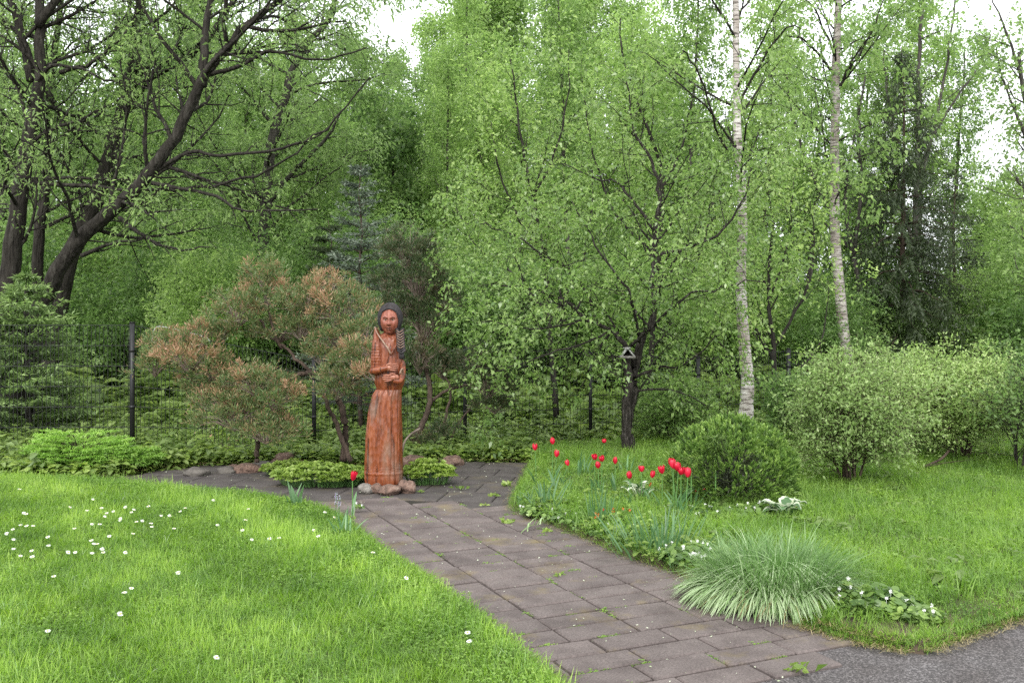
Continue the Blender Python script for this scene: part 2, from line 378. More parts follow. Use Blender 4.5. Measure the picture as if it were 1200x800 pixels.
def rdir(n, up=0.0):
    d = rng.normal(size=(n, 3)); d = norm(d); d[:, 2] += up; return norm(d)

# ------------------------------------------------------------------ trees
class Skel:
    def __init__(s): s.polys = []; s.twigs = []
def child_poly(p, d, length, r, seg, wander, up, droop):
    P = [p]; d = d / np.linalg.norm(d); st = length / seg
    for i in range(seg):
        d = d + rng.normal(size=3) * wander + np.array([0, 0, up - droop * (i / seg)])
        d = d / np.linalg.norm(d); P.append(P[-1] + d * st)
    return np.array(P)
def grow(sk, pts, rad, lv, Q):
    pts = np.asarray(pts, float); rad = np.asarray(rad, float)
    sk.polys.append((pts, rad, lv))
    if lv >= len(Q): sk.twigs.append(pts); return
    q = Q[lv]
    seg = np.linalg.norm(np.diff(pts, axis=0), axis=1); cum = np.concatenate([[0], np.cumsum(seg)]); tot = cum[-1]
    n = int(round(q['n'] * (tot if q.get('perm') else 1)))
    az = rng.uniform(0, 6.28)
    for i in range(max(n, 1)):
        t = q.get('t0', .3) + (1 - q.get('t0', .3)) * (i + rng.uniform(0, 1)) / max(n, 1); t = min(t, .995)
        s = t * tot; k = min(np.searchsorted(cum, s) - 1, len(seg) - 1); k = max(k, 0)
        u = (s - cum[k]) / max(seg[k], 1e-6); p = pts[k] * (1 - u) + pts[k + 1] * u; pr = rad[k] * (1 - u) + rad[k + 1] * u
        pd = (pts[k + 1] - pts[k]) / max(seg[k], 1e-6)
        az += 2.4 + rng.normal() * .5
        a = np.cross(pd, [0, 0, 1.0] if abs(pd[2]) < .9 else [1.0, 0, 0]); a /= np.linalg.norm(a); b = np.cross(pd, a)
        ang = R(q['ang'] + rng.normal() * 9)
        d = pd * math.cos(ang) + (a * math.cos(az) + b * math.sin(az)) * math.sin(ang)
        L = q['len'] * (1 - q.get('tap', .5) * t) * rng.uniform(.7, 1.25)
        r0 = min(pr * q.get('rr', .5), q.get('rmax', 9)); sg = q.get('seg', 4)
        cp = child_poly(p, d, L, r0, sg, q.get('w', .12), q.get('up', .05), q.get('droop', 0))
        grow(sk, cp, np.linspace(r0, max(r0 * .3, .0015), sg + 1), lv + 1, Q)
def wood_mesh(sk, name, mat, nmax=10, minr=.0, only=None):
    g = Geo()
    for P, r, lv in sk.polys:
        if only is not None and (lv == 0) != only: continue
        if r[0] < minr: continue
        tube(g, P, r, [nmax, 6, 4, 3, 3, 3][min(lv, 5)], cap=(lv == 0))
    return g.mesh(name, mat, True)
def foliage(sk, name, mat, per=12, size=.05, wid=.55, spread=.06, droop=.3, bias=0.0, up=-.1, t0=.0, lo=0., avoid=None):
    g = Geo(); Ps = []; Ds = []
    for P in sk.twigs:
        k = max(1, int(per * rng.uniform(.6, 1.4)))
        t = t0 + (1 - t0) * rng.random(k) ** .8 * (len(P) - 1.001); t = np.clip(t, 0, len(P) - 1.001)
        i = t.astype(int); u = (t - i)[:, None]
        Ps.append(P[i] * (1 - u) + P[i + 1] * u); Ds.append(np.repeat(norm(P[-1] - P[0])[None, :], k, 0))
    P = np.concatenate(Ps); D = np.concatenate(Ds); n = len(P)
    if avoid is not None:
        ax_, ay_, ar_, z0_, z1_ = avoid; k_ = ~((np.abs(P[:, 0] - ax_) < ar_) & (P[:, 1] < ay_) & (P[:, 2] > z0_) & (P[:, 2] < z1_)); P = P[k_]; D = D[k_]; n = len(P)
    P = P + rng.normal(size=(n, 3)) * spread
    D = norm(D * .5 + rng.normal(size=(n, 3)) * .7 + np.array([0, 0, up]))
    # clumped tone: slow 3-D variation of leaf colour (young / old foliage) plus per-leaf scatter
    ph = rng.uniform(0, 6, 3)
    tone = .5 + .22 * np.sin(P[:, 0] * 2.1 + ph[0]) * np.sin(P[:, 2] * 2.6 + ph[1]) * np.sin(P[:, 1] * 1.9 + ph[2]) + rng.normal(size=n) * .2 + bias
    L = size * rng.uniform(.5, 1.45, n)
    leaves(g, P, D, L, L * wid, tone, droop)
    return g.mesh(name, mat)
def make_tree(name, sk, bark, leafm, label, cat, group=None, loc=(0, 0, 0), minr=0, nmax=10, **fk):
    root = empty(name, loc, 0, label, cat, group)
    if 'birch' in bark:
        link('trunk', wood_mesh(sk, 'trunk', bark, nmax, minr, True), root); link('branches', wood_mesh(sk, 'branches', 'bark_dark', 7, minr, False), root)
    else: link('trunk', wood_mesh(sk, 'trunk', bark, nmax, minr), root)
    link('crown', foliage(sk, 'crown', leafm, **fk), root)
    return root
# ------------------------------------------------------------------ scatter (only for uncountable stuff)
def scatter(name, P, rz, scl, idx, protos, tilt=.0):
    P = np.asarray(P, np.float32); n = len(P)
    me = bpy.data.meshes.new(name); me.vertices.add(n); me.vertices.foreach_set('co', P.ravel())
    a = me.attributes.new('rot', 'FLOAT_VECTOR', 'POINT')
    rot = np.stack([rng.normal(size=n) * tilt, rng.normal(size=n) * tilt, rz], 1).astype(np.float32); a.data.foreach_set('vector', rot.ravel())
    a = me.attributes.new('scl', 'FLOAT', 'POINT'); a.data.foreach_set('value', np.asarray(scl, np.float32))
    a = me.attributes.new('idx', 'INT', 'POINT'); a.data.foreach_set('value', np.asarray(idx, np.int32))
    o = link(name, me)
    c = bpy.data.collections.new(name + '_source')
    for i, m in enumerate(protos):
        po = bpy.data.objects.new('%s_source_%02d' % (name, i), m); c.objects.link(po)
    ng = bpy.data.node_groups.new(name, 'GeometryNodeTree')
    ng.interface.new_socket('Geometry', in_out='INPUT', socket_type='NodeSocketGeometry')
    ng.interface.new_socket('Geometry', in_out='OUTPUT', socket_type='NodeSocketGeometry')
    gi = ng.nodes.new('NodeGroupInput'); go = ng.nodes.new('NodeGroupOutput')
    ci = ng.nodes.new('GeometryNodeCollectionInfo'); ci.inputs[0].default_value = c
    ci.inputs['Separate Children'].default_value = True; ci.inputs['Reset Children'].default_value = True
    ip = ng.nodes.new('GeometryNodeInstanceOnPoints'); ip.inputs['Pick Instance'].default_value = True
    def attr(nm, ty):
        q = ng.nodes.new('GeometryNodeInputNamedAttribute'); q.data_type = ty; q.inputs[0].default_value = nm; return q
    ng.links.new(gi.outputs[0], ip.inputs['Points']); ng.links.new(ci.outputs[0], ip.inputs['Instance'])
    ng.links.new(attr('rot', 'FLOAT_VECTOR').outputs[0], ip.inputs['Rotation'])
    ng.links.new(attr('scl', 'FLOAT').outputs[0], ip.inputs['Scale'])
    ng.links.new(attr('idx', 'INT').outputs[0], ip.inputs['Instance Index'])
    ng.links.new(ip.outputs[0], go.inputs[0])
    md = o.modifiers.new('scatter', 'NODES'); md.node_group = ng
    return o
def inpoly(P, poly):
    x, y = P[:, 0], P[:, 1]; r = np.zeros(len(P), bool); n = len(poly); j = n - 1
    for i in range(n):
        xi, yi = poly[i]; xj, yj = poly[j]
        r ^= ((yi > y) != (yj > y)) & (x < (xj - xi) * (y - yi) / ((yj - yi) or 1e-9) + xi); j = i
    return r
def dist_poly(P, poly, closed=True):
    d = np.full(len(P), 1e9); n = len(poly)
    for i in range(n if closed else n - 1):
        a = np.array(poly[i]); b = np.array(poly[(i + 1) % n]); ab = b - a
        t = np.clip(((P - a) @ ab) / max(ab @ ab, 1e-9), 0, 1)
        d = np.minimum(d, np.linalg.norm(P - (a + t[:, None] * ab), axis=1))
    return d
def slow(P, f, s=0):
    return .5 + .25 * np.sin(P[:, 0] * f + s) * np.cos(P[:, 1] * f * 1.3 + s * 2) + .25 * np.sin(P[:, 0] * f * 2.3 + P[:, 1] * f * 1.7 + s * 3)
def wob(poly, n=8, amp=.03):
    """subdivide and roughen a polygon outline"""
    out = []
    for i in range(len(poly)):
        a = np.array(poly[i], float); b = np.array(poly[(i + 1) % len(poly)], float)
        k = max(1, int(np.linalg.norm(b - a) / .12)); k = min(k, 60)
        for j in range(k):
            p = a + (b - a) * j / k; out.append((p[0] + rng.normal() * amp, p[1] + rng.normal() * amp))
    return out
def sheet(name, poly, z, th, mat, bev=.03):
    """slab of ground with given outline: sloping sides"""
    bm = bmesh.new()
    c = np.mean(np.array(poly), 0)
    top = [bm.verts.new((x, y, z)) for x, y in poly]
    f = bm.faces.new(top)
    if f.normal.z < 0: f.normal_flip()
    r = bmesh.ops.extrude_face_region(bm, geom=[f])
    bm.faces.ensure_lookup_table()
    # original ring pushed down = the side skirt
    m_ = len(top); area = sum(poly[i][0] * poly[(i + 1) % m_][1] - poly[(i + 1) % m_][0] * poly[i][1] for i in range(m_)); sg = 1 if area > 0 else -1
    for i, v in enumerate(top):
        a_, b_ = poly[i - 3], poly[(i + 3) % m_]; d = Vector((b_[1] - a_[1], -(b_[0] - a_[0]), 0)) * sg
        if d.length > 0: d.normalize()
        v.co += d * bev; v.co.z = z - th
    bm.normal_update()
    me = bpy.data.meshes.new(name); bm.to_mesh(me); bm.free(); me.materials.append(MATS[mat]); return me

# ------------------------------------------------------------------ the setting: ground sheets
GX = 160
gp = []; nx = 60
g = Geo()
xs = np.concatenate([np.linspace(-400, -40, 8), np.linspace(-36, 36, 60), np.linspace(40, 400, 8)]); ys = np.concatenate([np.linspace(-60, -6, 5), np.linspace(-4, 60, 60), np.linspace(66, 700, 10)])
XX, YY = np.meshgrid(xs, ys); ZZ = -.07 + np.where(YY > 14, .12 * np.sin(XX * .21) * np.sin(YY * .17), 0)
V = np.stack([XX, YY, ZZ], -1).reshape(-1, 3); ny_, nx_ = XX.shape
i = np.arange(ny_ - 1)[:, None] * nx_; j = np.arange(nx_ - 1)[None, :]
F = np.stack([i + j, i + j + 1, i + j + nx_ + 1, i + j + nx_], -1).reshape(-1, 4)
o = link('ground', mesh_np('ground', V, F, 'soil', smooth=True)); o['kind'] = 'structure'

# outlines measured on the ground (metres), from the photographed edges
EDGE_L = [gnd(*p) for p in [(655, 815), (640, 800), (590, 757), (540, 715), (485, 676), (430, 640), (402, 612), (372, 598), (330, 590), (290, 583), (250, 580), (190, 574), (130, 567)]]
EDGE_R = [gnd(*p) for p in [(1075, 757), (1000, 741), (930, 722), (840, 688), (790, 666), (740, 650), (690, 628), (650, 612), (612, 600), (606, 590), (614, 572), (622, 556), (628, 541)]]
FAR = [gnd(*p) for p in [(625, 540), (540, 540), (500, 541), (470, 543), (400, 545), (320, 543), (250, 544), (180, 550), (120, 560)]]
lawn_left = [(-.1, 2.2), (.42, 3.3)] + EDGE_L + [(-4.9, 9.55), (-6.2, 9.9), (-9.5, 9.9), (-9.5, 2.2)]
lawn_right = EDGE_R[::-1] + [gnd(1092, 751)] + [gnd(1110, 744), gnd(1160, 727), gnd(1200, 717), (3.6, 5.6), (6.5, 6.9), (11, 8.6), (11, 12.6), (5.5, 12.9), (3, 12.7), (.45, 12.2), (.28, 11.2)]
lawn_right = lawn_right[:]
ll = wob(lawn_left, amp=.018); lr = wob(lawn_right, amp=.018)
o = link('lawn', sheet('lawn', ll, .03, .06, 'turf_soil')); o['kind'] = 'structure'
o = link('lawn', sheet('lawn', lr, .03, .06, 'soil', .05)); o['kind'] = 'structure'
asp = [gnd(1000, 735), (1.9, 5.2), (3.2, 5.9), (12, 8.9), (30, 15), (30, -8), (-3, -8), (-.3, 2.0), (.5, 3.4), (1.0, 4.3)]
o = link('driveway', sheet('driveway', asp, -.018, .04, 'asphalt')); o['kind'] = 'structure'

# ------------------------------------------------------------------ paving
surf_mat('joint_soil', (.012, .01, .008), (.03, .026, .018), 12, .95, .6)
th = R(24.2); EA = np.array([math.cos(th), math.sin(th)]); EB = np.array([-math.sin(th), math.cos(th)])
PW, PH = .405, .2
path_poly = [(-.1, 2.4), (1.1, 2.6), gnd(925, 793), gnd(962, 778), gnd(992, 749), gnd(1075, 745)] + [(x + .25, y + .05) for x, y in EDGE_R[1:8]] + [gnd(640, 600), gnd(600, 594), gnd(544, 590), gnd(460, 581), gnd(425, 582), gnd(395, 585), gnd(380, 596)] + [(x - .22, y) for x, y in EDGE_L[6:0:-1]] + [(-.3, 3.4)]
def slab_mesh(w, h, t, mat, seed):
    """paver with chamfered, slightly chipped rim"""
    rr = np.random.default_rng(seed)
    bm = bmesh.new(); c = .008
    nx = 3
    ring = [(-1, -1), (0, -1), (1, -1), (1, 0), (1, 1), (0, 1), (-1, 1), (-1, 0)]
    lo = [bm.verts.new((x * w / 2, y * h / 2, -t)) for x, y in ring]
    md = [bm.verts.new((x * (w / 2 - rr.uniform(0, .003)), y * (h / 2 - rr.uniform(0, .003)), -c)) for x, y in ring]
    tp = [bm.verts.new((x * (w / 2 - c - rr.uniform(0, .004)), y * (h / 2 - c - rr.uniform(0, .004)), rr.normal() * .0006)) for x, y in ring]
    for A, B in ((lo, md), (md, tp)):
        for i in range(8): bm.faces.new((A[i], A[(i + 1) % 8], B[(i + 1) % 8], B[i]))
    bm.faces.new(tp)
    me = bpy.data.meshes.new('paving_slab'); bm.to_mesh(me); bm.free(); me.materials.append(MATS[mat]); return me
variants = [slab_mesh(PW - .012, PH - .019, .06, 'paver', s) for s in range(8)]
A0, B0 = 2.165, 0.0
path = empty('path', (0, 0, 0)); path['kind'] = 'structure'
joint = [(x - .3, y + .1) if i in (2, 3, 4) else (x, y) for i, (x, y) in enumerate(path_poly)]
o = link('joint_sand', sheet('joint_sand', [(x, y) for x, y in joint], -.022, .03, 'joint_soil'), path)
nsl = 0
SLABS = []
for ib in range(8, 50):
    b = ib * PH
    stag = 0 if ib * PH > 4.05 else (.5 if ib % 2 else 0.25)
    for ia in range(-8, 10):
        a = A0 + (ia + .5 + stag) * PW + rng.normal() * .002
        c = EA * a + EB * (b + rng.normal() * .001)
        if not inpoly(np.array([c]), path_poly)[0]: continue
        o = link('paving_slab', variants[rng.integers(8)], path)
        o.location = (c[0], c[1], -.001 + rng.normal() * .0018); o.rotation_euler = (rng.normal() * .004, rng.normal() * .004, th + (math.pi if rng.random() < .5 else 0) + rng.normal() * .006)
        nsl += 1; SLABS.append(c)
print('path slabs', nsl)
# round terrace about the statue: larger dark slabs, laid on another bearing, a few mm lower
ter_poly = [gnd(395, 588), gnd(425, 584), gnd(460, 582), gnd(544, 591), gnd(600, 596), gnd(645, 604), (.45, 9.2), (.5, 10.9)] + [(x, y + .15) for x, y in FAR] + [(-5.4, 9.8), (-5.2, 8.9), gnd(130, 575), gnd(190, 583), gnd(250, 590), gnd(330, 600), gnd(380, 606)]
terrace = empty('terrace', (0, 0, 0)); terrace['kind'] = 'structure'
o = link('joint_sand', sheet('joint_sand', ter_poly, -.03, .03, 'soil'), terrace)
t2 = R(-9); TA = np.array([math.cos(t2), math.sin(t2)]); TB = np.array([-math.sin(t2), math.cos(t2)])
TW, TH = .5, .5
var2 = [slab_mesh(TW - .008, TH - .008, .05, 'paver_dark', 50 + s) for s in range(6)]
nt2 = 0
for ib in range(8, 32):
    for ia in range(-14, 6):
        c = TA * ((ia + (.5 if ib % 2 else 0)) * TW) + TB * (ib * TH)
        if not inpoly(np.array([c]), ter_poly)[0]: continue
        if inpoly(np.array([c]), path_poly)[0] and dist_poly(np.array([c]), path_poly)[0] > .24: continue
        o = link('paving_slab', var2[rng.integers(6)], terrace); o.location = (c[0], c[1], -.012 + rng.normal() * .0008); o.rotation_euler = (rng.normal() * .001, rng.normal() * .001, t2 + rng.normal() * .003); nt2 += 1
print('terrace slabs', nt2)

# ------------------------------------------------------------------ grass and ground-cover sources
def tuft(seed, n, h, w, spread, mat, tint, bend=.8, segs=3, lean=.45):
    g = Geo(); P = rng.normal(size=(n, 3)) * spread; P[:, 2] = 0
    D = rng.normal(size=(n, 3)) * lean; D[:, 2] = 1
    blades(g, P, D, h * rng.uniform(.5, 1.2, n), w * rng.uniform(.7, 1.2, n), rng.uniform(.2, 1, n) * bend, tint + rng.normal(size=n) * .18, segs)
    return g.mesh('grass_tuft', mat)
def clover(n, h, r, size, mat, tint):
    g = Geo()
    for k in range(n):
        c = np.array([rng.normal() * r, rng.normal() * r, h * rng.uniform(.4, 1.1)]); a0 = rng.uniform(0, 6.28)
        for q in range(3):
            a = a0 + q * 2.09; d = np.array([[math.cos(a), math.sin(a), .15]])
            leaves(g, c[None, :], d, size * rng.uniform(.7, 1.1), size * .9, np.array([tint + rng.normal() * .15]), 0, .05)
    return g.mesh('clover', mat)
def rosette(n, L, W, mat, tint, h=.1, up=.4, k=1):
    """weedy broad-leaved plant: folded leaves at several heights of a stem"""
    g = Geo()
    P = np.zeros((n, 3)); az = np.arange(n) * 2.4 + rng.uniform(0, 6); P[:, 2] = np.linspace(.02, h, n); P[:, :2] = rng.normal(size=(n, 2)) * L * .25
    D = np.stack([np.cos(az), np.sin(az), rng.uniform(-.1, up, n)], 1)
    Lr = L * rng.uniform(.7, 1.2, n); Wr = W * rng.uniform(.8, 1.2, n)
    S = norm(np.cross(D, [0, 0, 1.0])); D = norm(D); U = np.cross(S, D)
    for s in (-1, 1):   # two halves folded along the midrib, with shoulder and tip
        a = P; b = P + D * Lr[:, None] * .35 + S * s * Wr[:, None] * .5 + U * Wr[:, None] * .18
        c = P + D * Lr[:, None] * .75 + S * s * Wr[:, None] * .32 - np.array([0, 0, .12]) * Lr[:, None]
        e = P + D * Lr[:, None] - np.array([0, 0, .25]) * Lr[:, None]; m = P + D * Lr[:, None] * .5
        V = np.stack([a, b, c, m], 1).reshape(-1, 3); F = np.arange(4 * n).reshape(n, 4); g.add(V, F if s > 0 else F[:, ::-1], np.clip(tint + rng.normal(size=n) * .18, 0, 1))
        V = np.stack([m, c, e], 1); V = np.concatenate([V, e[:, None, :] + 1e-4], 1).reshape(-1, 3); g.add(V, F if s > 0 else F[:, ::-1], tint)
    tube(g, [(0, 0, -.02), (0, 0, h)], [.003, .002], 3, False, .3)
    return g.mesh('leafy_plant', mat)

def sample(poly, dens):
    a = np.array(poly); lo, hi = a.min(0), a.max(0); n = int((hi - lo).prod() * dens)
    P = rng.uniform(lo, hi, (n, 2)); return P[inpoly(P, poly)]
def in_view(P, pad=1.0):
    return (np.abs(P[:, 0]) < (P[:, 1] * .56 + pad)) & (P[:, 1] > 2.4)
tufts = [tuft(i, 12, .055 + .012 * (i % 3), .0034, .028, 'grass', .1 + .15 * (i % 6)) for i in range(6)]
tufts += [tuft(9, 9, .10, .004, .02, 'grass', .35, 1.3), tuft(10, 7, .13, .004, .02, 'grass', .5, 1.5)]
tufts += [tuft(11, 6, .09, .0028, .03, 'blade_varieg', .45, 1.4)]
tufts += [clover(12, .035, .04, .009, 'leaf_clover', .4), clover(9, .045, .04, .011, 'leaf_clover', .6)]
P = sample(lawn_left, 1500); P = P[in_view(P, .6)]
P = P[(dist_poly(P, EDGE_L, False) > .0)]
far = np.clip((P[:, 1] - 3) / 7, 0, 1); keep = rng.random(len(P)) < 1 - .55 * far; P = P[keep]
sl = slow(P, 2.2, 1.3); edge = dist_poly(P, EDGE_L, False)
idx = np.clip((sl * 6 + rng.normal(size=len(P)) * 1.3).astype(int), 0, 5)
u = rng.random(len(P)); idx = np.where(u < .05, 6, idx); idx = np.where((u > .05) & (u < .065), 7, idx)
cl = slow(P, 3.1, 4.1); idx = np.where((u > .6) & (cl > .62), 9 + (u > .8), idx); idx = np.where((u > .88), 9, idx); idx = np.where((edge < .3) & (u > .75), 10, idx); idx = np.where((u > .065) & (u < .085), 8, idx)
sc = rng.uniform(.75, 1.2, len(P)) * (.85 + .3 * slow(P, 1.1, 2)) * (1 + .25 * np.clip((P[:, 1] - 4) / 6, 0, 1))
z = .028 - .05 * np.clip(1 - edge / .04, 0, 1) * 0
o = scatter('lawn_grass', np.column_stack([P, np.full(len(P), .028)]), rng.uniform(0, 6.28, len(P)), sc, idx, tufts, .12); o['kind'] = 'stuff'
print('lawn left tufts', len(P))
tr = [tuft(i, 12, .08 + .015 * (i % 3), .0038, .03, 'grass_right', .2 + .12 * (i % 5)) for i in range(5)]
tr += [tuft(9, 9, .15, .0045, .03, 'grass_right', .5, 1.3), tuft(10, 8, .2, .005, .03, 'grass_right', .4, 1.5), clover(10, .06, .04, .018, 'leaf_clover', .5), rosette(7, .09, .045, 'leaf_cover', .6, .06)]
P = sample(lawn_right, 800); P = P[in_view(P, .6)]
keep = rng.random(len(P)) < 1 - .5 * np.clip((P[:, 1] - 4) / 7, 0, 1); P = P[keep]
sl = slow(P, 1.7, 2.3); idx = np.clip((sl * 5 + rng.normal(size=len(P)) * 1.1).astype(int), 0, 4)
u = rng.random(len(P)); idx = np.where(u < .14, 5, idx); idx = np.where((u > .14) & (u < .18), 6, idx); idx = np.where(u > .88, 7, idx); idx = np.where(u > .985, 8, idx)
# the bed behind the paving is longer, wilder
sc = rng.uniform(.75, 1.2, len(P)) * (.8 + .5 * slow(P, 1.3, .4)) * np.where(dist_poly(P, [gnd(1060, 757), gnd(1110, 742), gnd(1160, 727), gnd(1200, 717), (3.6, 5.6)], False) < .25, .55, 1)
o = scatter('meadow_grass', np.column_stack([P, np.full(len(P), .03)]), rng.uniform(0, 6.28, len(P)), sc, idx, tr, .15); o['kind'] = 'stuff'
print('lawn right tufts', len(P))

# ground cover: shaded weeds behind terrace and under the trees
cov = [rosette(9, .10, .05, 'leaf_cover', .45 + .12 * i, .12 + .03 * i) for i in range(4)] + [rosette(14, .13, .075, 'leaf_cover', .7, .3), rosette(12, .09, .05, 'leaf_cover_bright', .5, .16), tuft(3, 10, .22, .006, .04, 'grass_right', .35, 1.2)]
back = [(-12, 9.7), (-5.2, 9.7)] + [(x, y + .1) for x, y in FAR[::-1]] + [(.25, 11.2), (.6, 12.4), (3, 12.9), (6, 13), (12, 12.4), (26, 30), (-26, 30)]
P = sample(back, 80); P = P[in_view(P, 1.5)]
fy = np.clip((P[:, 1] - 14) / 10, 0, 1); P = P[rng.random(len(P)) > fy * .75]
u = rng.random(len(P)); near = P[:, 1] < 11.4
idx = np.where(u < .3, rng.integers(0, 4, len(P)), np.where(u < .45, 4, np.where(u < .75, 5, 6))); idx = np.where(near & (u > .5), 5, idx)
sc = rng.uniform(.8, 1.5, len(P)) * np.where(P[:, 1] < 13.6, .72, np.clip(.85 + (P[:, 1] - 13.6) * .28, .75, 2.4)) * (.7 + .6 * slow(P, 1.2, 3))
o = scatter('ground_cover', np.column_stack([P, np.full(len(P), -.06)]), rng.uniform(0, 6.28, len(P)), sc, idx, cov, .15); o['kind'] = 'stuff'
print('ground cover', len(P))
# denser fringe right behind the terrace edge
fr = [(-5.6, 9.75)] + [(x, y + .02) for x, y in FAR[::-1]] + [(x, y + .75) for x, y in FAR] + [(-5.6, 10.6)]
P = sample(fr, 200)
idx = np.where(rng.random(len(P)) < .5, 5, rng.integers(0, 4, len(P)))
o = scatter('edge_weeds', np.column_stack([P, np.full(len(P), -.05)]), rng.uniform(0, 6.28, len(P)), rng.uniform(.7, 1.3, len(P)), idx, cov, .15); o['kind'] = 'stuff'
# moss and tiny weeds in the joints
mp = []
for c in SLABS:
    for s in (-1, 1):
        if rng.random() < .3:
            t = rng.uniform(-.5, .3)
            for q in range(5): mp.append(c + EA * (t + q * .05) * PW + EB * s * PH / 2)
        if rng.random() < .13:
            t = rng.uniform(-.5, .5)
            for q in range(6): mp.append(c + EA * s * PW / 2 + EB * (t + q * .12) * PH)
mp = np.array(mp); tiny = [clover(5, .012, .012, .010, 'leaf_clover', .45), clover(9, .018, .02, .014, 'leaf_clover', .6), tuft(3, 5, .03, .003, .008, 'grass', .4)]
o = scatter('joint_weeds', np.column_stack([mp, np.full(len(mp), -.012)]), rng.uniform(0, 6, len(mp)), rng.uniform(.2, .8, len(mp)), rng.integers(0, 3, len(mp)), tiny); o['kind'] = 'stuff'
# scraps on the paving: petals, seeds, bits
def scraps():
    g = Geo(); P = sample(path_poly + [], 28); P = np.vstack([P, sample(ter_poly, 30)])
    n = len(P); P3 = np.column_stack([P, np.full(n, .004)]); D = rng.normal(size=(n, 3)); D[:, 2] = .1
    leaves(g, P3, D, rng.uniform(.006, .018, n), rng.uniform(.004, .009, n), rng.random(n)); return g.mesh('fallen_petals', 'leaf_pale')
o = link('fallen_petals', scraps()); o['kind'] = 'stuff'

surf_mat('stone_dark', (.05, .045, .04), (.14, .125, .11), 9, .85, .5)
# ------------------------------------------------------------------ stones
def stone_mesh(seed, mat, sx, sy, sz):
    bm = bmesh.new(); bmesh.ops.create_icosphere(bm, subdivisions=3, radius=1)
    for v in bm.verts:
        n_ = mnoise.noise(v.co * 1.3 + Vector((seed * 7.1, 0, 0))) * .35 + mnoise.noise(v.co * 3.1 + Vector((seed * 3.1, 5, 0))) * .1
        v.co *= 1 + n_ + abs(mnoise.noise(v.co * 6 + Vector((seed, 0, 0)))) * .08; v.co.x *= sx; v.co.y *= sy; v.co.z *= sz
    for f in bm.faces: f.smooth = True
    me = bpy.data.meshes.new('stone'); bm.to_mesh(me); bm.free(); me.materials.append(MATS[mat]); return me
SY = 9.05; K = SY / FPX
stones = [(429, 568, .075, .08, .055, 'stone_pale', 'pale knobbly stone at left end of the statue base ring'), (441, 572, .07, .07, .05, 'stone_red', 'small reddish stone second from left at the statue base'),
          (456, 573, .12, .09, .055, 'stone_red', 'broad flat reddish boulder in front of the statue base'), (477, 569, .085, .10, .075, 'stone_red', 'tall rounded tan stone at right end of the statue base ring')]
for i, (px, py, a, b, c, m, l) in enumerate(stones):
    Y = SY - .2 + .03 * (i % 2) - (.06 if i == 2 else 0)
    tag(link('stone', stone_mesh(i, m, a, b, c), loc=((px - 600) * Y / FPX, Y, c * .45)), l, 'stone', 'stones round the statue base')
far_st = [(530, 537, .13, .08, 'rounded tan stone alone behind the terrace right of the statue'), (523, 539, .08, .05, 'small stone left beside the rounded tan stone behind terrace'), (290, 545, .15, .07, 'reddish rock edging terrace below the juniper trunk'), (275, 544, .11, .05, 'low reddish rock left of the juniper trunk at terrace edge'),
          (310, 541, .13, .06, 'grey rock right of juniper trunk at terrace rim'), (338, 536, .2, .11, 'large brown rounded rock behind the leafy plants left of statue'), (322, 540, .09, .06, 'dark small rock between two larger rocks under the juniper'), (265, 546, .1, .05, 'flat grey rock edging far left terrace rim'), (230, 549, .13, .06, 'weathered grey stone at the terrace rim left of juniper'), (485, 538, .16, .1, 'brown rock half hidden behind the statue right side'), (500, 540, .12, .07, 'brown flat rock between statue and rounded tan stone')]
for i, (px, py, a, c, l) in enumerate(far_st):
    X, Y = gnd(px, py + 6)
    tag(link('stone', stone_mesh(20 + i, ['stone_red', 'stone_dark'][('grey' in l) + 0], a, a * .8, c), loc=(X, Y, c * .1)), l, 'stone', 'rocks edging the terrace')

# ------------------------------------------------------------------ statue
def loft(g, secs, n=64, disp=None, T=.5, exp=2.3):
    """secs: (z, cx, cy, rx, ry)"""
    S = np.array(secs, float); zz = np.linspace(S[0, 0], S[-1, 0], max(12, int((S[-1, 0] - S[0, 0]) / .009)))
    C = [np.interp(zz, S[:, 0], S[:, k]) for k in range(1, 5)]
    # smooth profile
    for _ in range(2):
        for k in range(4): c = C[k].copy(); c[1:-1] = (C[k][:-2] + 2 * C[k][1:-1] + C[k][2:]) / 4; C[k] = c
    th_ = np.arange(n) * 2 * math.pi / n; ct, st = np.cos(th_), np.sin(th_)
    ux = np.sign(ct) * np.abs(ct) ** (2 / exp); uy = np.sign(st) * np.abs(st) ** (2 / exp)
    TT, ZZ_ = np.meshgrid(th_, zz); dr = disp(TT, ZZ_) if disp else 0
    X = C[0][:, None] + (C[2][:, None] + dr) * ux[None, :]; Y_ = C[1][:, None] + (C[3][:, None] + dr) * uy[None, :]
    V = np.stack([X, Y_, ZZ_], -1).reshape(-1, 3); m = len(zz)
    i = np.arange(m - 1)[:, None] * n; j = np.arange(n)[None, :]; k = (j + 1) % n
    g.add(V, np.stack([i + j, i + k, i + n + k, i + n + j], -1).reshape(-1, 4), T)
    # caps
    for r_, zc in ((0, zz[0]), (m - 1, zz[-1])):
        c = [C[0][r_], C[1][r_], zc]; ring = V[r_ * n:(r_ + 1) * n]
        VV = np.vstack([ring, [c]]); Fq = np.array([[q, (q + 1) % n, n, n] for q in range(n)])
        # quads with a repeated vertex are avoided: use a shrunken ring instead
        inner = ring * .02 + np.array(c) * .98
        VV = np.vstack([ring, inner]); Fq = np.stack([np.arange(n), (np.arange(n) + 1) % n, (np.arange(n) + 1) % n + n, np.arange(n) + n], 1)
        g.add(VV, Fq, T)
STX = (450 - 600) * K
def sx(px): return (px - 450) * K
def sz(py): return EYE - (py - HOR) * K
st_root = empty('statue', (STX, SY, 0), 0, 'carved red brown wooden statue of a standing woman with one dark braid', 'statue')
rn = np.random.default_rng(3)
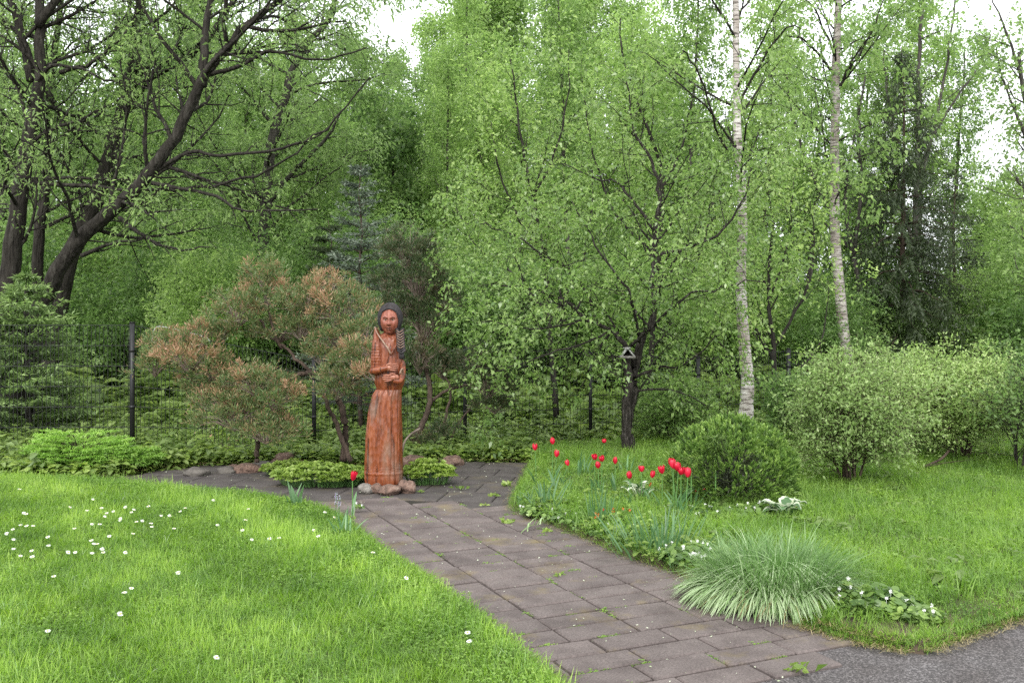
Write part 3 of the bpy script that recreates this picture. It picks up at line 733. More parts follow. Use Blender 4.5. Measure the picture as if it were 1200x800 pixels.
gr = [(rn.uniform(0, 6.28), rn.uniform(.06, .16), rn.uniform(.004, .011), rn.uniform(-.4, .4)) for _ in range(34)]
def skirt_disp(T, Z):
    d = .0035 * np.sin(T * 23 + np.sin(Z * 5) * .8) + .0025 * np.sin(T * 11 + 1 + Z * 2)
    for c, w_, a, s in gr:
        dd = np.angle(np.exp(1j * (T - c - s * (Z - .5)))); d -= a * np.exp(-(dd / w_) ** 2 * 6) * np.clip((1.0 - Z) * 3, 0, 1)
    band = np.exp(-((Z - .2) / .035) ** 2); d += band * .004 * np.sign(np.sin(T * 40)) * np.sin(Z * 260)
    d += .006 * np.exp(-((Z - .16) / .01) ** 2)
    return d
g = Geo(); loft(g, [(sz(565), 0, 0, .178, .17), (sz(560), 0, 0, .186, .175), (sz(540), 0, 0, .182, .17), (sz(510), .005, 0, .175, .165), (sz(480), .012, 0, .155, .15), (sz(462), .03, 0, .137, .14), (sz(456), .05, 0, .122, .125)], 128, skirt_disp, exp=2.6)
link('skirt', g.mesh('skirt', 'wood_skirt', True), st_root)
g = Geo(); loft(g, [(.02, 0, 0, .15, .14), (sz(564), 0, 0, .165, .155)], 40, lambda T, Z: .01 * np.sin(T * 9) + .006 * np.sin(T * 17 + Z * 30)); link('base_log', g.mesh('base_log', 'bark_dark', True), st_root)
def torso_disp(T, Z): return .0022 * np.sin(T * 22 + Z * 9) + .0018 * np.sin(T * 9 - Z * 40) - .006 * np.abs(np.sin(T * 3.0 + Z * 6))
g = Geo(); loft(g, [(sz(458), .052, 0, .115, .12), (sz(448), .056, 0, .145, .135), (sz(436), .052, 0, .143, .135), (sz(420), .045, 0, .14, .12), (sz(408), .042, .0, .134, .112), (sz(397), .044, .01, .126, .10), (sz(393), .05, .02, .11, .085), (sz(390), .06, .02, .065, .065), (sz(386), .063, .015, .058, .06)], 80, torso_disp)
link('torso', g.mesh('torso', 'wood_torso', True), st_root)
# raised sleeve / shawl wing at the left shoulder, with rows of carved scallops
def sleeve_disp(T, Z): return .0075 * np.abs(np.sin(Z * 110)) * np.abs(np.sin(T * 9 + np.floor(Z * 110 / math.pi) * 1.57)) * np.clip((1.45 - Z) * 9, 0, 1) + .002 * np.sin(T * 14 + Z * 20)
g = Geo(); loft(g, [(sz(441), -.02, -.04, .05, .05), (sz(434), -.05, -.04, .062, .075), (sz(420), -.052, -.03, .066, .09), (sz(405), -.055, -.01, .055, .095), (sz(395), -.064, .0, .038, .085), (sz(388), -.074, .015, .022, .06), (sz(383.5), -.083, .03, .008, .025)], 60, sleeve_disp)
link('sleeve', g.mesh('sleeve', 'wood_torso', True), st_root)
g = Geo()
tube(g, spline([(sx(439.6), -.02, sz(383)), (sx(444), -.085, sz(391)), (sx(451), -.125, sz(400)), (sx(457), -.142, sz(408)), (sx(460), -.142, sz(414))], 5), np.interp(np.linspace(0, 1, 21), [0, .5, 1], [.006, .009, .010]), 8)
link('collar', g.mesh('collar', 'wood_pale', True), st_root)
g = Geo()
tube(g, spline([(sx(468), -.075, sz(398)), (sx(466), -.105, sz(404)), (sx(463), -.13, sz(410)), (sx(460.5), -.14, sz(415))], 5), .010, 8)
link('collar', g.mesh('collar', 'wood_torso', True), st_root)
# arms
g = Geo()
P1 = spline([(sx(439), -.09, sz(434)), (sx(443), -.145, sz(433.5)), (sx(451), -.17, sz(431.5)), (sx(458), -.178, sz(430))], 5)
tube(g, P1, np.interp(np.linspace(0, 1, len(P1)), [0, .5, 1], [.040, .034, .026]), 14)
link('upper_arm', g.mesh('upper_arm', 'wood_torso', True), st_root)
def hand(name, wrist, fdir, down, mat, L=.075):
    """palm, four bent fingers of unequal length and a thumb; one mesh"""
    g = Geo(); w0 = np.array(wrist, float); f = norm(np.array(fdir, float)); d = norm(np.array(down, float)); out = np.array([0, -1.0, 0])
    tube(g, spline([w0 - f * .02, w0 + f * .02, w0 + f * .055], 4), np.interp(np.linspace(0, 1, 9), [0, .5, 1], [.022, .030, .027]), 12, flat=.75, flatdir=(0, 1, .01))
    for k, (ln, off) in enumerate(zip([.9, 1.0, .95, .78], [-.022, -.0075, .007, .021])):
        b = w0 + f * .045 + d * off + out * .008
        p = [b, b + f * L * ln * .45 + out * .010 + d * off * .25, b + f * L * ln * .8 + out * .004 + d * off * .3, b + f * L * ln + out * (-.008) + d * off * .3]
        tube(g, spline(p, 4), np.interp(np.linspace(0, 1, 13), [0, .5, 1], [.0098, .009, .006]), 8)
    b = w0 + f * .005 - d * .020
    tube(g, spline([b, b - d * .018 + f * .025 + out * .012, b - d * .016 + f * .055 + out * .014], 4), np.interp(np.linspace(0, 1, 9), [0, 1], [.011, .007]), 8)
    return link(name, g.mesh(name, mat, True), st_root)
hand('hand', (sx(455), -.178, sz(430.6)), (1, -.05, .13), (0, 0, -1), 'wood_skin', .075)
g = Geo()
P2 = spline([(sx(471.5), -.02, sz(424)), (sx(473), -.07, sz(431)), (sx(472.8), -.12, sz(440.5)), (sx(470.5), -.155, sz(445.5)), (sx(464), -.17, sz(444.5))], 6)
tube(g, P2, np.interp(np.linspace(0, 1, len(P2)), [0, .5, 1], [.028, .031, .027]), 14)
link('forearm', g.mesh('forearm', 'wood_torso', True), st_root)
g = Geo(); ring = [(sx(472) + .012 * math.cos(a) * 1.6, -.165 + .03 * math.sin(a), sz(438.5) + .062 * math.cos(a + .5)) for a in np.linspace(-1.9, 1.9, 16)]
tube(g, ring, .009, 8); link('cuff', g.mesh('cuff', 'wood_pale', True), st_root)
hand('hand', (sx(467), -.18, sz(441)), (-1, -.02, -.07), (0, 0, -1), 'wood_skin', .085)
# head: displaced ellipsoid with a face
def head_mesh():
    nu, nv = 96, 72; g = Geo()
    u = np.linspace(0, 2 * math.pi, nu, endpoint=False); v = np.linspace(.001, math.pi - .001, nv)
    U, Vv = np.meshgrid(u, v); x = np.sin(Vv) * np.cos(U); y = np.sin(Vv) * np.sin(U); z = np.cos(Vv)
    fx, fz = x, z                       # face plane coords, front is y<0
    front = np.clip(-y, 0, 1) ** .8
    def G(cx, cz, wx, wz): return np.exp(-((fx - cx) / wx) ** 2 - ((fz - cz) / wz) ** 2)
    r = np.ones_like(x)
    jaw = np.clip(-z, 0, 1); sxx = .098 * (1 - .22 * jaw ** 1.5); 
    d = 0
    d += .034 * G(0, -.16, .13, .10) + .022 * G(0, .06, .085, .26)             # nose tip, bridge
    d += .010 * G(-.12, -.19, .07, .06) + .010 * G(.12, -.19, .07, .06)        # nostrils
    d -= .019 * G(-.34, .10, .20, .10) + .019 * G(.34, .10, .20, .10)          # eye sockets
    d += .012 * G(-.34, .27, .24, .06) + .012 * G(.34, .27, .24, .06)          # brows
    d += .008 * G(-.5, -.25, .22, .2) + .008 * G(.5, -.25, .22, .2)            # cheeks
    d += .012 * G(0, -.42, .24, .045) + .012 * G(0, -.55, .2, .045) - .010 * G(0, -.485, .26, .02)  # lips
    d -= .006 * G(0, -.64, .2, .04)
    d += .014 * G(0, -.80, .25, .12)                                            # chin
    yy = y * .108 - d * front
    V = np.stack([x * sxx, yy, z * .142], -1).reshape(-1, 3)
    i = np.arange(nv - 1)[:, None] * nu; j = np.arange(nu)[None, :]; k = (j + 1) % nu
    g.add(V, np.stack([i + j, i + nu + j, i + nu + k, i + k], -1).reshape(-1, 4))
    return g.mesh('head', 'wood_face', True)
HX, HZ = sx(457.3), sz(376)
hd = link('head', head_mesh(), st_root, (HX, -.02, HZ)); hd.rotation_euler = (R(3), 0, R(2))
for s in (-1, 1):
    g = Geo(); bm = None
    for rr, mt, nm, off, sc3 in ((.015, 'wood_pale', 'eye', 0, (1.25, .6, .62)), (.0062, 'wood_hair', 'pupil', -.0075, (1, .4, 1))):
        g = Geo(); n1, n2 = 16, 10; uu, vv = np.meshgrid(np.linspace(0, 2 * math.pi, n1, endpoint=False), np.linspace(.01, math.pi - .01, n2))
        V = np.stack([np.sin(vv) * np.cos(uu) * rr * sc3[0], np.sin(vv) * np.sin(uu) * rr * sc3[1] + off, np.cos(vv) * rr * sc3[2]], -1).reshape(-1, 3)
        i = np.arange(n2 - 1)[:, None] * n1; j = np.arange(n1)[None, :]; k = (j + 1) % n1
        g.add(V, np.stack([i + j, i + n1 + j, i + n1 + k, i + k], -1).reshape(-1, 4))
        link(nm, g.mesh(nm, mt, True), hd, (s * .034, -.083, .014))
    g = Geo(); tube(g, spline([(s * .012, -.1, .034), (s * .033, -.104, .043), (s * .056, -.088, .034)], 5), .0028, 6); link('eyebrow', g.mesh('eyebrow', 'wood_hair', True), hd)
g = Geo(); tube(g, spline([(-.022, -.097, -.068), (0, -.106, -.067), (.022, -.097, -.068)], 5), .0016, 6); link('mouth', g.mesh('mouth', 'wood_hair', True), hd)
# hair: thick carved cap with an arched fringe and side curtains
def hair_mesh():
    nu, nv = 140, 60; g = Geo()
    u = np.linspace(0, 2 * math.pi, nu, endpoint=False); t = np.linspace(0, 1, nv)
    U, T = np.meshgrid(u, t)
    fr_ = np.angle(np.exp(1j * (U - 1.5 * math.pi)))          # 0 = front
    # lower limit of the hair as polar angle: high over the forehead, low at sides and back
    vmax = np.interp(np.abs(fr_), [0, .35, .72, .95, 1.1, math.pi], [.86, .93, 1.08, 1.62, 2.2, 2.35])
    Vv = T * vmax
    groove = .0035 * np.sin(U * 46 + np.cos(Vv) * 2) * np.sin(np.clip(Vv * 1.5, 0, 1.57))
    thick = 1 + 0 * T
    x = np.sin(Vv) * np.cos(U); y = np.sin(Vv) * np.sin(U); z = np.cos(Vv)
    sidew = np.clip(Vv - 1.3, 0, 1)
    R_x = .124 + groove - .018 * sidew; R_y = .128 + groove; R_z = .172 + groove
    V = np.stack([x * R_x, y * R_y + .006, z * R_z - .004], -1)
    # thickness: curl the rim inward
    inn = np.stack([x[-1] * (R_x[-1] - .03), y[-1] * (R_y[-1] - .03) + .006, z[-1] * (R_z[-1] - .03) - .004], -1)
    V = np.concatenate([V, inn[None]], 0); V = V.reshape(-1, 3)
    i = np.arange(nv)[:, None] * nu; j = np.arange(nu)[None, :]; k = (j + 1) % nu
    g.add(V, np.stack([i + j, i + nu + j, i + nu + k, i + k], -1).reshape(-1, 4))
    return g.mesh('hair', 'wood_hair', True)
link('hair', hair_mesh(), st_root, (HX, -.012, HZ + .012))
g = Geo()
bp_ = spline([(sx(469.5), -.075, sz(388)), (sx(471), -.105, sz(396)), (sx(471.5), -.13, sz(404)), (sx(472.5), -.14, sz(412))], 8)
n_ = len(bp_)
for q in range(0, 9):
    c = bp_[int(q * (n_ - 1) / 8)]
    for s in (-1, 1):
        a = c + np.array([s * .027, -.006, .014]); b = c + np.array([-s * .004, -.026, -.016])
        tube(g, spline([a + np.array([s * .002, .016, .010]), a, b], 3), np.interp(np.linspace(0, 1, 7), [0, .5, 1], [.010, .0165, .008]), 8)
link('braid', g.mesh('braid', 'wood_hair', True), st_root)
g = Geo()   # pale painted strands in the plait grooves
for q in range(0, 7):
    c = bp_[int((q + .5) * (n_ - 1) / 8)]
    for s in (-1, 1):
        tube(g, [c + np.array([s * .034, -.014, .020]), c + np.array([0, -.044, -.004])], .0042, 5)
link('braid_strand', g.mesh('braid_strand', 'wood_pale', True), st_root)
g = Geo(); e = bp_[-1]; tube(g, [e + np.array([0, 0, -.0]), e + np.array([0.002, 0, -.03]), e + np.array([0.003, .004, -.062])], [.022, .024, .027], 12); link('braid_tassel', g.mesh('braid_tassel', 'wood_hair', True), st_root)

# ------------------------------------------------------------------ wire fence
posts = [((-180), 11.6, 381, 500), (155, 11.8, 381, 522), (368, 12.2, 423, 522), (545, 12.4, 410, 524), (692, 13.0, 413, 524), (818, 13.8, 421, 510), (924, 14.6, 411, 505), (1030, 15.4, 430, 500), (1145, 16.3, 428, 495), (1290, 17.3, 402, 490)]
fence = empty('wire_fence', ((155 - 600) * 11.8 / FPX, 11.8, 0), 0, 'black welded wire mesh fence on slim black posts across the garden back', 'fence')
fl = Vector(fence.location)
tops = []
for px, Y, pt, pb in posts:
    X = (px - 600) * Y / FPX; zt = hgt(pt, Y)
    g = Geo(); s = .025; V = np.array([(a * s, b * s, c) for c in (-.1, zt + .03) for a, b in ((-1, -1), (1, -1), (1, 1), (-1, 1))]) + np.array([X, Y, 0]) - np.array(fl)
    g.add(V, [[0, 3, 2, 1], [4, 5, 6, 7], [0, 1, 5, 4], [1, 2, 6, 5], [2, 3, 7, 6], [3, 0, 4, 7]])
    s2 = .029; V2 = np.array([(a * s2, b * s2, c) for c in (zt + .03, zt + .042) for a, b in ((-1, -1), (1, -1), (1, 1), (-1, 1))]) + np.array([X, Y, 0]) - np.array(fl)
    g.add(V2, [[0, 3, 2, 1], [4, 5, 6, 7], [0, 1, 5, 4], [1, 2, 6, 5], [2, 3, 7, 6], [3, 0, 4, 7]])
    for zc in (zt * .35, zt * .8):     # clamp
        V2 = np.array([(a * .028, b * .028, c) for c in (zc - .02, zc + .02) for a, b in ((-1, -1), (1, -1), (1, 1), (-1, 1))]) + np.array([X, Y, 0]) - np.array(fl)
        g.add(V2, [[0, 3, 2, 1], [4, 5, 6, 7], [0, 1, 5, 4], [1, 2, 6, 5], [2, 3, 7, 6], [3, 0, 4, 7]])
    link('post', g.mesh('post', 'post_black'), fence); tops.append(np.array([X, Y, zt]))
for k in range(len(tops) - 1):
    a, b = tops[k], tops[k + 1]; L = np.linalg.norm((b - a)[:2]); nw = int(L / .05); g = Geo()
    for q in range(1, nw):
        t = q / nw; p = a + (b - a) * t; p0 = np.array([p[0], p[1], .02]) - np.array(fl); p1 = p - np.array(fl)
        w_ = .0026; V = [p0 + (-w_, 0, 0), p0 + (w_, 0, 0), p1 + (w_, 0, 0), p1 + (-w_, 0, 0)]
        V = np.array(V); V = np.vstack([V, V + (0, .004, 0)])
        g.add(V, [[0, 1, 2, 3], [7, 6, 5, 4], [0, 3, 7, 4], [1, 5, 6, 2]])
    for fz in np.linspace(.03, 1, 7):
        pa = a * (1, 1, fz) - np.array(fl); pb_ = b * (1, 1, fz) - np.array(fl)
        for dz in ((0,) if .04 < fz < .98 else (0,)):
            tube(g, [pa, pb_], .0038, 4, False)
    o = link('wire_panel', g.mesh('wire_panel', 'post_black'), fence); o['kind'] = 'stuff'
# bent grey pipe leaning over the fence top
g = Geo(); tube(g, spline([at(178, 400, 11.6), at(181, 386, 11.6), at(192, 383, 11.6), at(238, 394, 11.7), at(246, 400, 11.7)], 5), .006, 8)
tag(link('bent_pipe', g.mesh('bent_pipe', 'metal_grey', True)), 'bent pale grey pipe lying over the fence top above the juniper', 'pipe')
# ------------------------------------------------------------------ helpers for measured limbs
def limb(sk, pxs, r0, r1, Q, lv=0, Y=None, per=4, jit=.02):
    """measured limb: (px, py, Y) points of the photograph put at their own distances"""
    P = spline([at(*(p if len(p) == 3 else (p[0], p[1], Y))) for p in pxs], per)
    P = P + rng.normal(size=P.shape) * jit * np.linspace(.3, 1, len(P))[:, None]
    grow(sk, P, np.linspace(r0, r1, len(P)), lv, Q)
def rebase(root, sk_loc):
    """move a thing's origin to its base: children carry the offset"""
    root.location = sk_loc
    for c in root.children: c.matrix_parent_inverse = Matrix.Translation(-Vector(sk_loc))

QT = [dict(n=1, ang=55, len=1)]   # placeholder
# ------------------------------------------------------------------ big dark willow at the left
QW = [dict(n=2.3, perm=1, t0=.3, ang=55, len=2.6, tap=.3, rr=.42, rmax=.035, seg=6, w=.14, up=.03),
      dict(n=11, t0=.15, ang=45, len=1.0, tap=.4, rr=.5, seg=5, w=.14, droop=.12), 
      dict(n=4, t0=.1, ang=40, len=.5, tap=.3, rr=.5, seg=3, w=.15, droop=.25)]
QW2 = QW[1:]
sk = Skel()
limb(sk, [(8, 499, 15), (8, 420, 15), (10, 330, 15), (22, 240, 15), (36, 150, 15), (47, 70, 15), (45, -10, 15.2), (40, -150, 15.5)], .30, .07, QW)
sk.polys[0] = (sk.polys[0][0], np.interp(np.linspace(0, 1, len(sk.polys[0][1])), [0, .25, .6, 1], [.24, .16, .10, .045]), 0)
n0 = len(sk.polys)
limb(sk, [(20, 499, 14.9), (38, 400, 14.7), (60, 330, 14.5), (100, 275, 14.4), (165, 215, 14.3), (205, 160, 14.2), (237, 95, 14.1), (270, 50, 14), (325, 0, 13.9), (400, -60, 13.8)], .30, .05, QW)
sk.polys[n0] = (sk.polys[n0][0], np.interp(np.linspace(0, 1, len(sk.polys[n0][1])), [0, .25, .6, 1], [.22, .12, .08, .03]), 0)
limb(sk, [(45, 30, 15), (75, -15, 15), (120, -100, 14.8)], .075, .03, QW)
limb(sk, [(38, 95, 15), (22, 30, 15), (5, -20, 15)], .085, .04, QW)
limb(sk, [(237, 100, 14.1), (240, 50, 14.2), (248, 0, 14.3), (268, -80, 14.4)], .075, .03, QW)
for q in ([(30, 214, 15), (100, 218, 14.9), (150, 222, 14.7), (230, 220, 14.5), (300, 205, 14.2), (350, 178, 14), (385, 150, 13.8)], [(172, 208, 14.3), (225, 178, 14.2), (260, 183, 14), (330, 173, 13.8), (380, 150, 13.6), (432, 90, 13.5)],
          [(245, 88, 14.1), (285, 75, 14), (320, 60, 13.8), (370, 72, 13.6), (430, 56, 13.5)], [(178, 215, 14.3), (240, 226, 14), (290, 247, 13.7), (370, 243, 13.5)],
          [(70, 85, 15), (110, 72, 14.8), (150, 35, 14.6), (165, -10, 14.5)], [(42, 100, 15), (60, 78, 14.8), (95, 82, 14.7), (130, 96, 14.6), (150, 95, 14.5)],
          [(140, 256, 14.3), (170, 278, 14), (205, 292, 13.8), (245, 288, 13.6)], [(95, 300, 14.4), (130, 286, 14.2), (170, 280, 14)]):
    limb(sk, q, .036, .010, QW2, 1)
make_tree('willow_tree', sk, 'bark_dark', 'leaf_willow', 'massive dark forked willow with crooked limbs at the far left', 'tree', loc=(0, 0, 0), nmax=14, minr=.004,
          per=8, size=.075, wid=.36, spread=.06, t0=.2, droop=.3, up=-.2)
rebase(bpy.data.objects['willow_tree'], ((8 - 600) * 15 / FPX, 15, 0))
sk = Skel()
limb(sk, [(55, 485, 18), (62, 400, 18), (82, 300, 18), (110, 240, 18), (135, 160, 18), (150, 100, 18), (160, 40, 18), (170, -30, 18), (185, -140, 18)], .2, .07, QW)
limb(sk, [(150, 118, 18), (185, 85, 17.8), (235, 55, 17.5), (270, 5, 17.3), (305, -80, 17)], .10, .04, QW)
limb(sk, [(45, 400, 18.3), (44, 300, 18.3), (52, 230, 18.2), (55, 180, 18.2), (60, 100, 18.2), (75, -50, 18.2)], .12, .05, QW)
limb(sk, [(48, 268, 18), (90, 247, 17.8), (112, 220, 17.6)], .04, .02, QW2, 1)
make_tree('willow_tree', sk, 'bark_dark', 'leaf_willow', 'paler leaning willow just behind the massive dark one at left', 'tree', nmax=12,
          per=11, size=.09, wid=.38, spread=.09, droop=.3, up=-.2, bias=.1)
rebase(bpy.data.objects['willow_tree.001'], ((55 - 600) * 18 / FPX, 18, 0))
sk = Skel()
limb(sk, [(305, 460, 21), (306, 330, 21), (312, 240, 21), (318, 170, 21), (335, 110, 21), (352, 60, 21), (385, 20, 21), (410, -60, 21)], .16, .05, QW)
limb(sk, [(314, 240, 21), (345, 200, 20.8), (385, 160, 20.5), (400, 130, 20.3)], .06, .02, QW2, 1)
make_tree('willow_tree', sk, 'bark_grey', 'leaf_willow', 'slimmer brown trunk between the dark willow and the blue spruce', 'tree', nmax=12,
          per=17, size=.105, wid=.4, spread=.1, droop=.3, up=-.2, bias=.15)
rebase(bpy.data.objects['willow_tree.002'], ((305 - 600) * 21 / FPX, 21, 0))

# ------------------------------------------------------------------ central fruit tree by the feeder
QF = [dict(n=4.2, perm=1, t0=.12, ang=58, len=1.05, tap=.35, rr=.45, rmax=.016, seg=5, w=.16, up=.03),
      dict(n=7, t0=.12, ang=50, len=.42, tap=.4, rr=.5, seg=3, w=.15, up=.0),
      dict(n=3.5, t0=.2, ang=45, len=.2, tap=.3, rr=.5, seg=2, w=.15, up=.0)]
CY = 11.65
sk = Skel()
limb(sk, [(738, 534), (735, 500), (740, 460), (742, 435), (735, 408), (716, 387), (690, 374), (650, 346), (610, 335), (575, 330)], .085, .012, QF, Y=CY)
P0, r0, l0 = sk.polys[0]; sk.polys[0] = (P0, np.interp(np.linspace(0, 1, len(P0)), [0, .12, .34, .42, 1], [.10, .072, .062, .035, .010]), 0)
limb(sk, [(742, 437), (752, 398), (765, 372), (765, 330), (768, 270), (772, 230), (765, 190), (742, 150), (735, 95)], .055, .008, QF, Y=CY + .1)
limb(sk, [(766, 300), (800, 292, CY), (840, 275, CY - .2), (872, 230, CY - .3), (885, 180, CY - .3)], .024, .006, QF, Y=CY)
limb(sk, [(745, 442), (772, 430, CY), (800, 428, CY - .3), (830, 402, CY - .4), (850, 380, CY - .5)], .018, .006, QF, Y=CY)
limb(sk, [(768, 272), (745, 240, CY), (722, 214, CY + .2), (698, 208, CY + .3), (660, 190, CY + .3)], .02, .006, QF, Y=CY)
limb(sk, [(738, 405), (768, 380, CY - .3), (800, 352, CY - .5), (850, 335, CY - .6), (900, 330, CY - .6)], .022, .006, QF, Y=CY)
limb(sk, [(716, 387), (690, 400, CY - .4), (655, 410, CY - .7), (610, 425, CY - .9), (570, 440, CY - 1)], .016, .005, QF, Y=CY)
limb(sk, [(700, 379), (680, 330, CY), (640, 300, CY + .1), (590, 270, CY + .2), (545, 262, CY + .2)], .02, .006, QF, Y=CY)
limb(sk, [(690, 374), (660, 380, CY - .6), (620, 385, CY - .8), (560, 375, CY - .8)], .015, .005, QF, Y=CY)
limb(sk, [(750, 400), (735, 340, CY - .5), (700, 290, CY - .6), (670, 240, CY - .5)], .02, .006, QF, Y=CY)
limb(sk, [(765, 340), (810, 320, CY + .8), (830, 260, CY + 1), (840, 200, CY + 1)], .02, .006, QF, Y=CY)
make_tree('fruit_tree', sk, 'bark_old', 'leaf_fruit', 'spreading fresh green fruit tree with rugged trunk holding the bird feeder', 'tree', nmax=16,
          per=8, size=.05, wid=.62, spread=.035, droop=.25, up=0, avoid=((737 - 600) * CY / FPX, CY + .1, .2, .1, 1.5))
rebase(bpy.data.objects['fruit_tree'], ((738 - 600) * CY / FPX, CY, 0))
# dead stub in front that carries the feeder
g = Geo(); sp = spline([at(737, 532, CY - .12), at(733, 490, CY - .14), at(737, 450, CY - .16), at(734, 428, CY - .18), at(736, 417, CY - .18)], 6)
sp = sp + rng.normal(size=sp.shape) * .006
tube(g, sp, np.interp(np.linspace(0, 1, len(sp)), [0, .1, .7, 1], [.085, .062, .05, .056]), 14)
tag(link('tree_stump', g.mesh('tree_stump', 'bark_old', True)), 'tall dead trunk stub under the small bird feeder', 'stump')
bf = empty('bird_feeder', at(735, 419, CY - .2), 0, 'small weathered A-frame bird feeder with pale roof on trunk stub', 'bird feeder'); bf.scale = (.8, .8, .8)
def boxpts(c, h, rot=None):
    V = np.array([(a, b, d) for d in (-1, 1) for a, b in ((-1, -1), (1, -1), (1, 1), (-1, 1))], float) * np.array(h)
    if rot is not None: V = V @ rot.T
    return V + np.array(c)
BF = [[0, 3, 2, 1], [4, 5, 6, 7], [0, 1, 5, 4], [1, 2, 6, 5], [2, 3, 7, 6], [3, 0, 4, 7]]
g = Geo(); g.add(boxpts((0, 0, 0), (.115, .10, .009)), BF); g.add(boxpts((0, -.098, .014), (.115, .006, .014)), BF); link('tray', g.mesh('tray', 'feeder_wood'), bf)
for s in (-1, 1):
    a = R(52) * s; rot = np.array([[math.cos(a), 0, math.sin(a)], [0, 1, 0], [-math.sin(a), 0, math.cos(a)]])
    g = Geo(); g.add(boxpts((s * .054, 0, .078), (.088, .095, .008), rot), BF)
    for q in (-.06, 0, .06): g.add(boxpts((s * .060, q, .084), (.09, .012, .004), rot), BF)
    link('roof_board', g.mesh('roof_board', 'feeder_roof'), bf)
g = Geo(); g.add(boxpts((0, .07, .055), (.045, .006, .045)), BF); link('back_board', g.mesh('back_board', 'dark_hole'), bf)
g = Geo()
for q in range(14): g.add(boxpts((rng.normal() * .022, rng.normal() * .07, .148 + rng.normal() * .006), (.014, .012, .008)), BF)
link('ridge_cap', g.mesh('ridge_cap', 'feeder_roof'), bf)['kind'] = 'stuff'

# second, taller fruit tree behind and to the left; bushy cherry at right of it
QG = [dict(n=1.8, perm=1, t0=.15, ang=52, len=1.5, tap=.45, rr=.42, rmax=.02, seg=5, w=.13, up=.06),
      dict(n=7, t0=.12, ang=46, len=.6, tap=.4, rr=.5, seg=3, w=.14, up=.02), dict(n=2.5, t0=.2, ang=45, len=.25, tap=.3, rr=.5, seg=2, w=.15)]
def sapling(name, stems, Y, label, cat='tree', leafm='leaf_fruit', bark='bark_dark', Q=QG, **fk):
    sk = Skel()
    for (pts, r0, r1) in stems: limb(sk, pts, r0, r1, Q, Y=Y)
    a = dict(per=12, size=.07, wid=.6, spread=.06, droop=.25, up=0); a.update(fk)
    t = make_tree(name, sk, bark, leafm, label, cat, **a)
    p = sk.polys[0][0][0]; rebase(t, (p[0], p[1], max(p[2], 0) * 0)); return t
sapling('young_tree', [([(652, 490), (645, 400), (638, 300), (622, 220), (608, 150), (600, 70)], .05, .010), ([(640, 310), (610, 260), (585, 200), (575, 140)], .025, .006), ([(625, 230), (650, 180), (665, 120), (668, 60)], .022, .006), ([(642, 370), (600, 320), (560, 290), (530, 240)], .022, .006), ([(643, 380), (672, 330), (690, 270), (695, 190)], .024, .006)], 14.3, 'slender dark stemmed young tree left of the fruit tree crown')
sapling('young_tree', [([(760, 480), (765, 380), (775, 260), (770, 180), (745, 120), (730, 60), (728, 20)], .05, .010), ([(772, 230), (800, 170), (812, 110), (820, 60)], .025, .006), ([(768, 300), (715, 240), (690, 160), (680, 90)], .025, .006), ([(768, 330), (820, 270), (850, 200), (860, 130)], .025, .006)], 15.2, 'tall loose young tree rising behind the fruit tree top')
sapling('bushy_tree', [([(905, 500), (908, 420), (900, 340), (905, 260), (890, 190)], .05, .010), ([(905, 420), (870, 360), (845, 300), (830, 240)], .03, .006), ([(905, 410), (940, 350), (955, 290), (950, 230)], .03, .006), ([(900, 460), (860, 420), (835, 390), (815, 340)], .025, .006), ([(905, 460), (940, 430), (965, 390), (970, 330)], .025, .006), ([(903, 350), (925, 280), (930, 210)], .02, .006)], 15.6, 'dense bright bush-like tree between the two birch trunks', per=8)

# ------------------------------------------------------------------ birches
QB = [dict(n=2.4, perm=1, t0=.3, ang=52, len=2.2, tap=.5, rr=.35, rmax=.02, seg=6, w=.10, up=.04, droop=.16),
      dict(n=8, t0=.15, ang=48, len=.9, tap=.35, rr=.5, seg=5, w=.1, droop=.4),
      dict(n=3, t0=.2, ang=35, len=.5, tap=.3, rr=.5, seg=3, w=.1, droop=.4)]
sk = Skel()
limb(sk, [(873, 500), (876, 450), (872, 400), (868, 330), (870, 250), (865, 170), (863, 100), (862, 0), (860, -150), (862, -330)], .105, .035, QB, Y=13.2, jit=.004)
P0, r0, l0 = sk.polys[0]; sk.polys[0] = (P0, np.interp(np.linspace(0, 1, len(P0)), [0, .06, .5, 1], [.12, .095, .062, .03]), 0)
limb(sk, [(866, 200), (840, 150, 12.6), (820, 90, 12.2), (800, 60, 12), (785, 90, 11.8)], .02, .006, QB[1:], 1, Y=13.2)
limb(sk, [(866, 120), (900, 60, 12.9), (930, 30, 12.6), (950, 60, 12.4)], .02, .006, QB[1:], 1, Y=13.2)
make_tree('birch_tree', sk, 'bark_birch', 'leaf_birch', 'white barked birch in the middle with drooping high foliage', 'tree', nmax=18, per=14, size=.055, wid=.7, spread=.05, droop=.4, up=-.3)
rebase(bpy.data.objects['birch_tree'], ((873 - 600) * 13.2 / FPX, 13.2, 0))
sk = Skel()
limb(sk, [(1004, 478), (998, 440), (990, 400), (985, 350), (979, 280), (978, 200), (979, 120), (980, 60), (983, 0), (990, -90), (995, -200)], .13, .05, QB, Y=18, jit=.004)
P0, r0, l0 = sk.polys[0]; sk.polys[0] = (P0, np.interp(np.linspace(0, 1, len(P0)), [0, .3, .7, 1], [.125, .10, .075, .04]), 0)
for q in ([(980, 110), (1005, 60, 17.6), (1030, 35, 17.2)], [(980, 90), (945, 50, 17.5), (915, 40, 17)], [(982, 105), (1000, 75, 17.8), (1025, 30, 17.5), (1040, -10, 17.4)], [(980, 70), (960, 20, 17.5), (930, -20, 17.3)]):
    limb(sk, q, .03, .008, QB[1:], 1, Y=18)
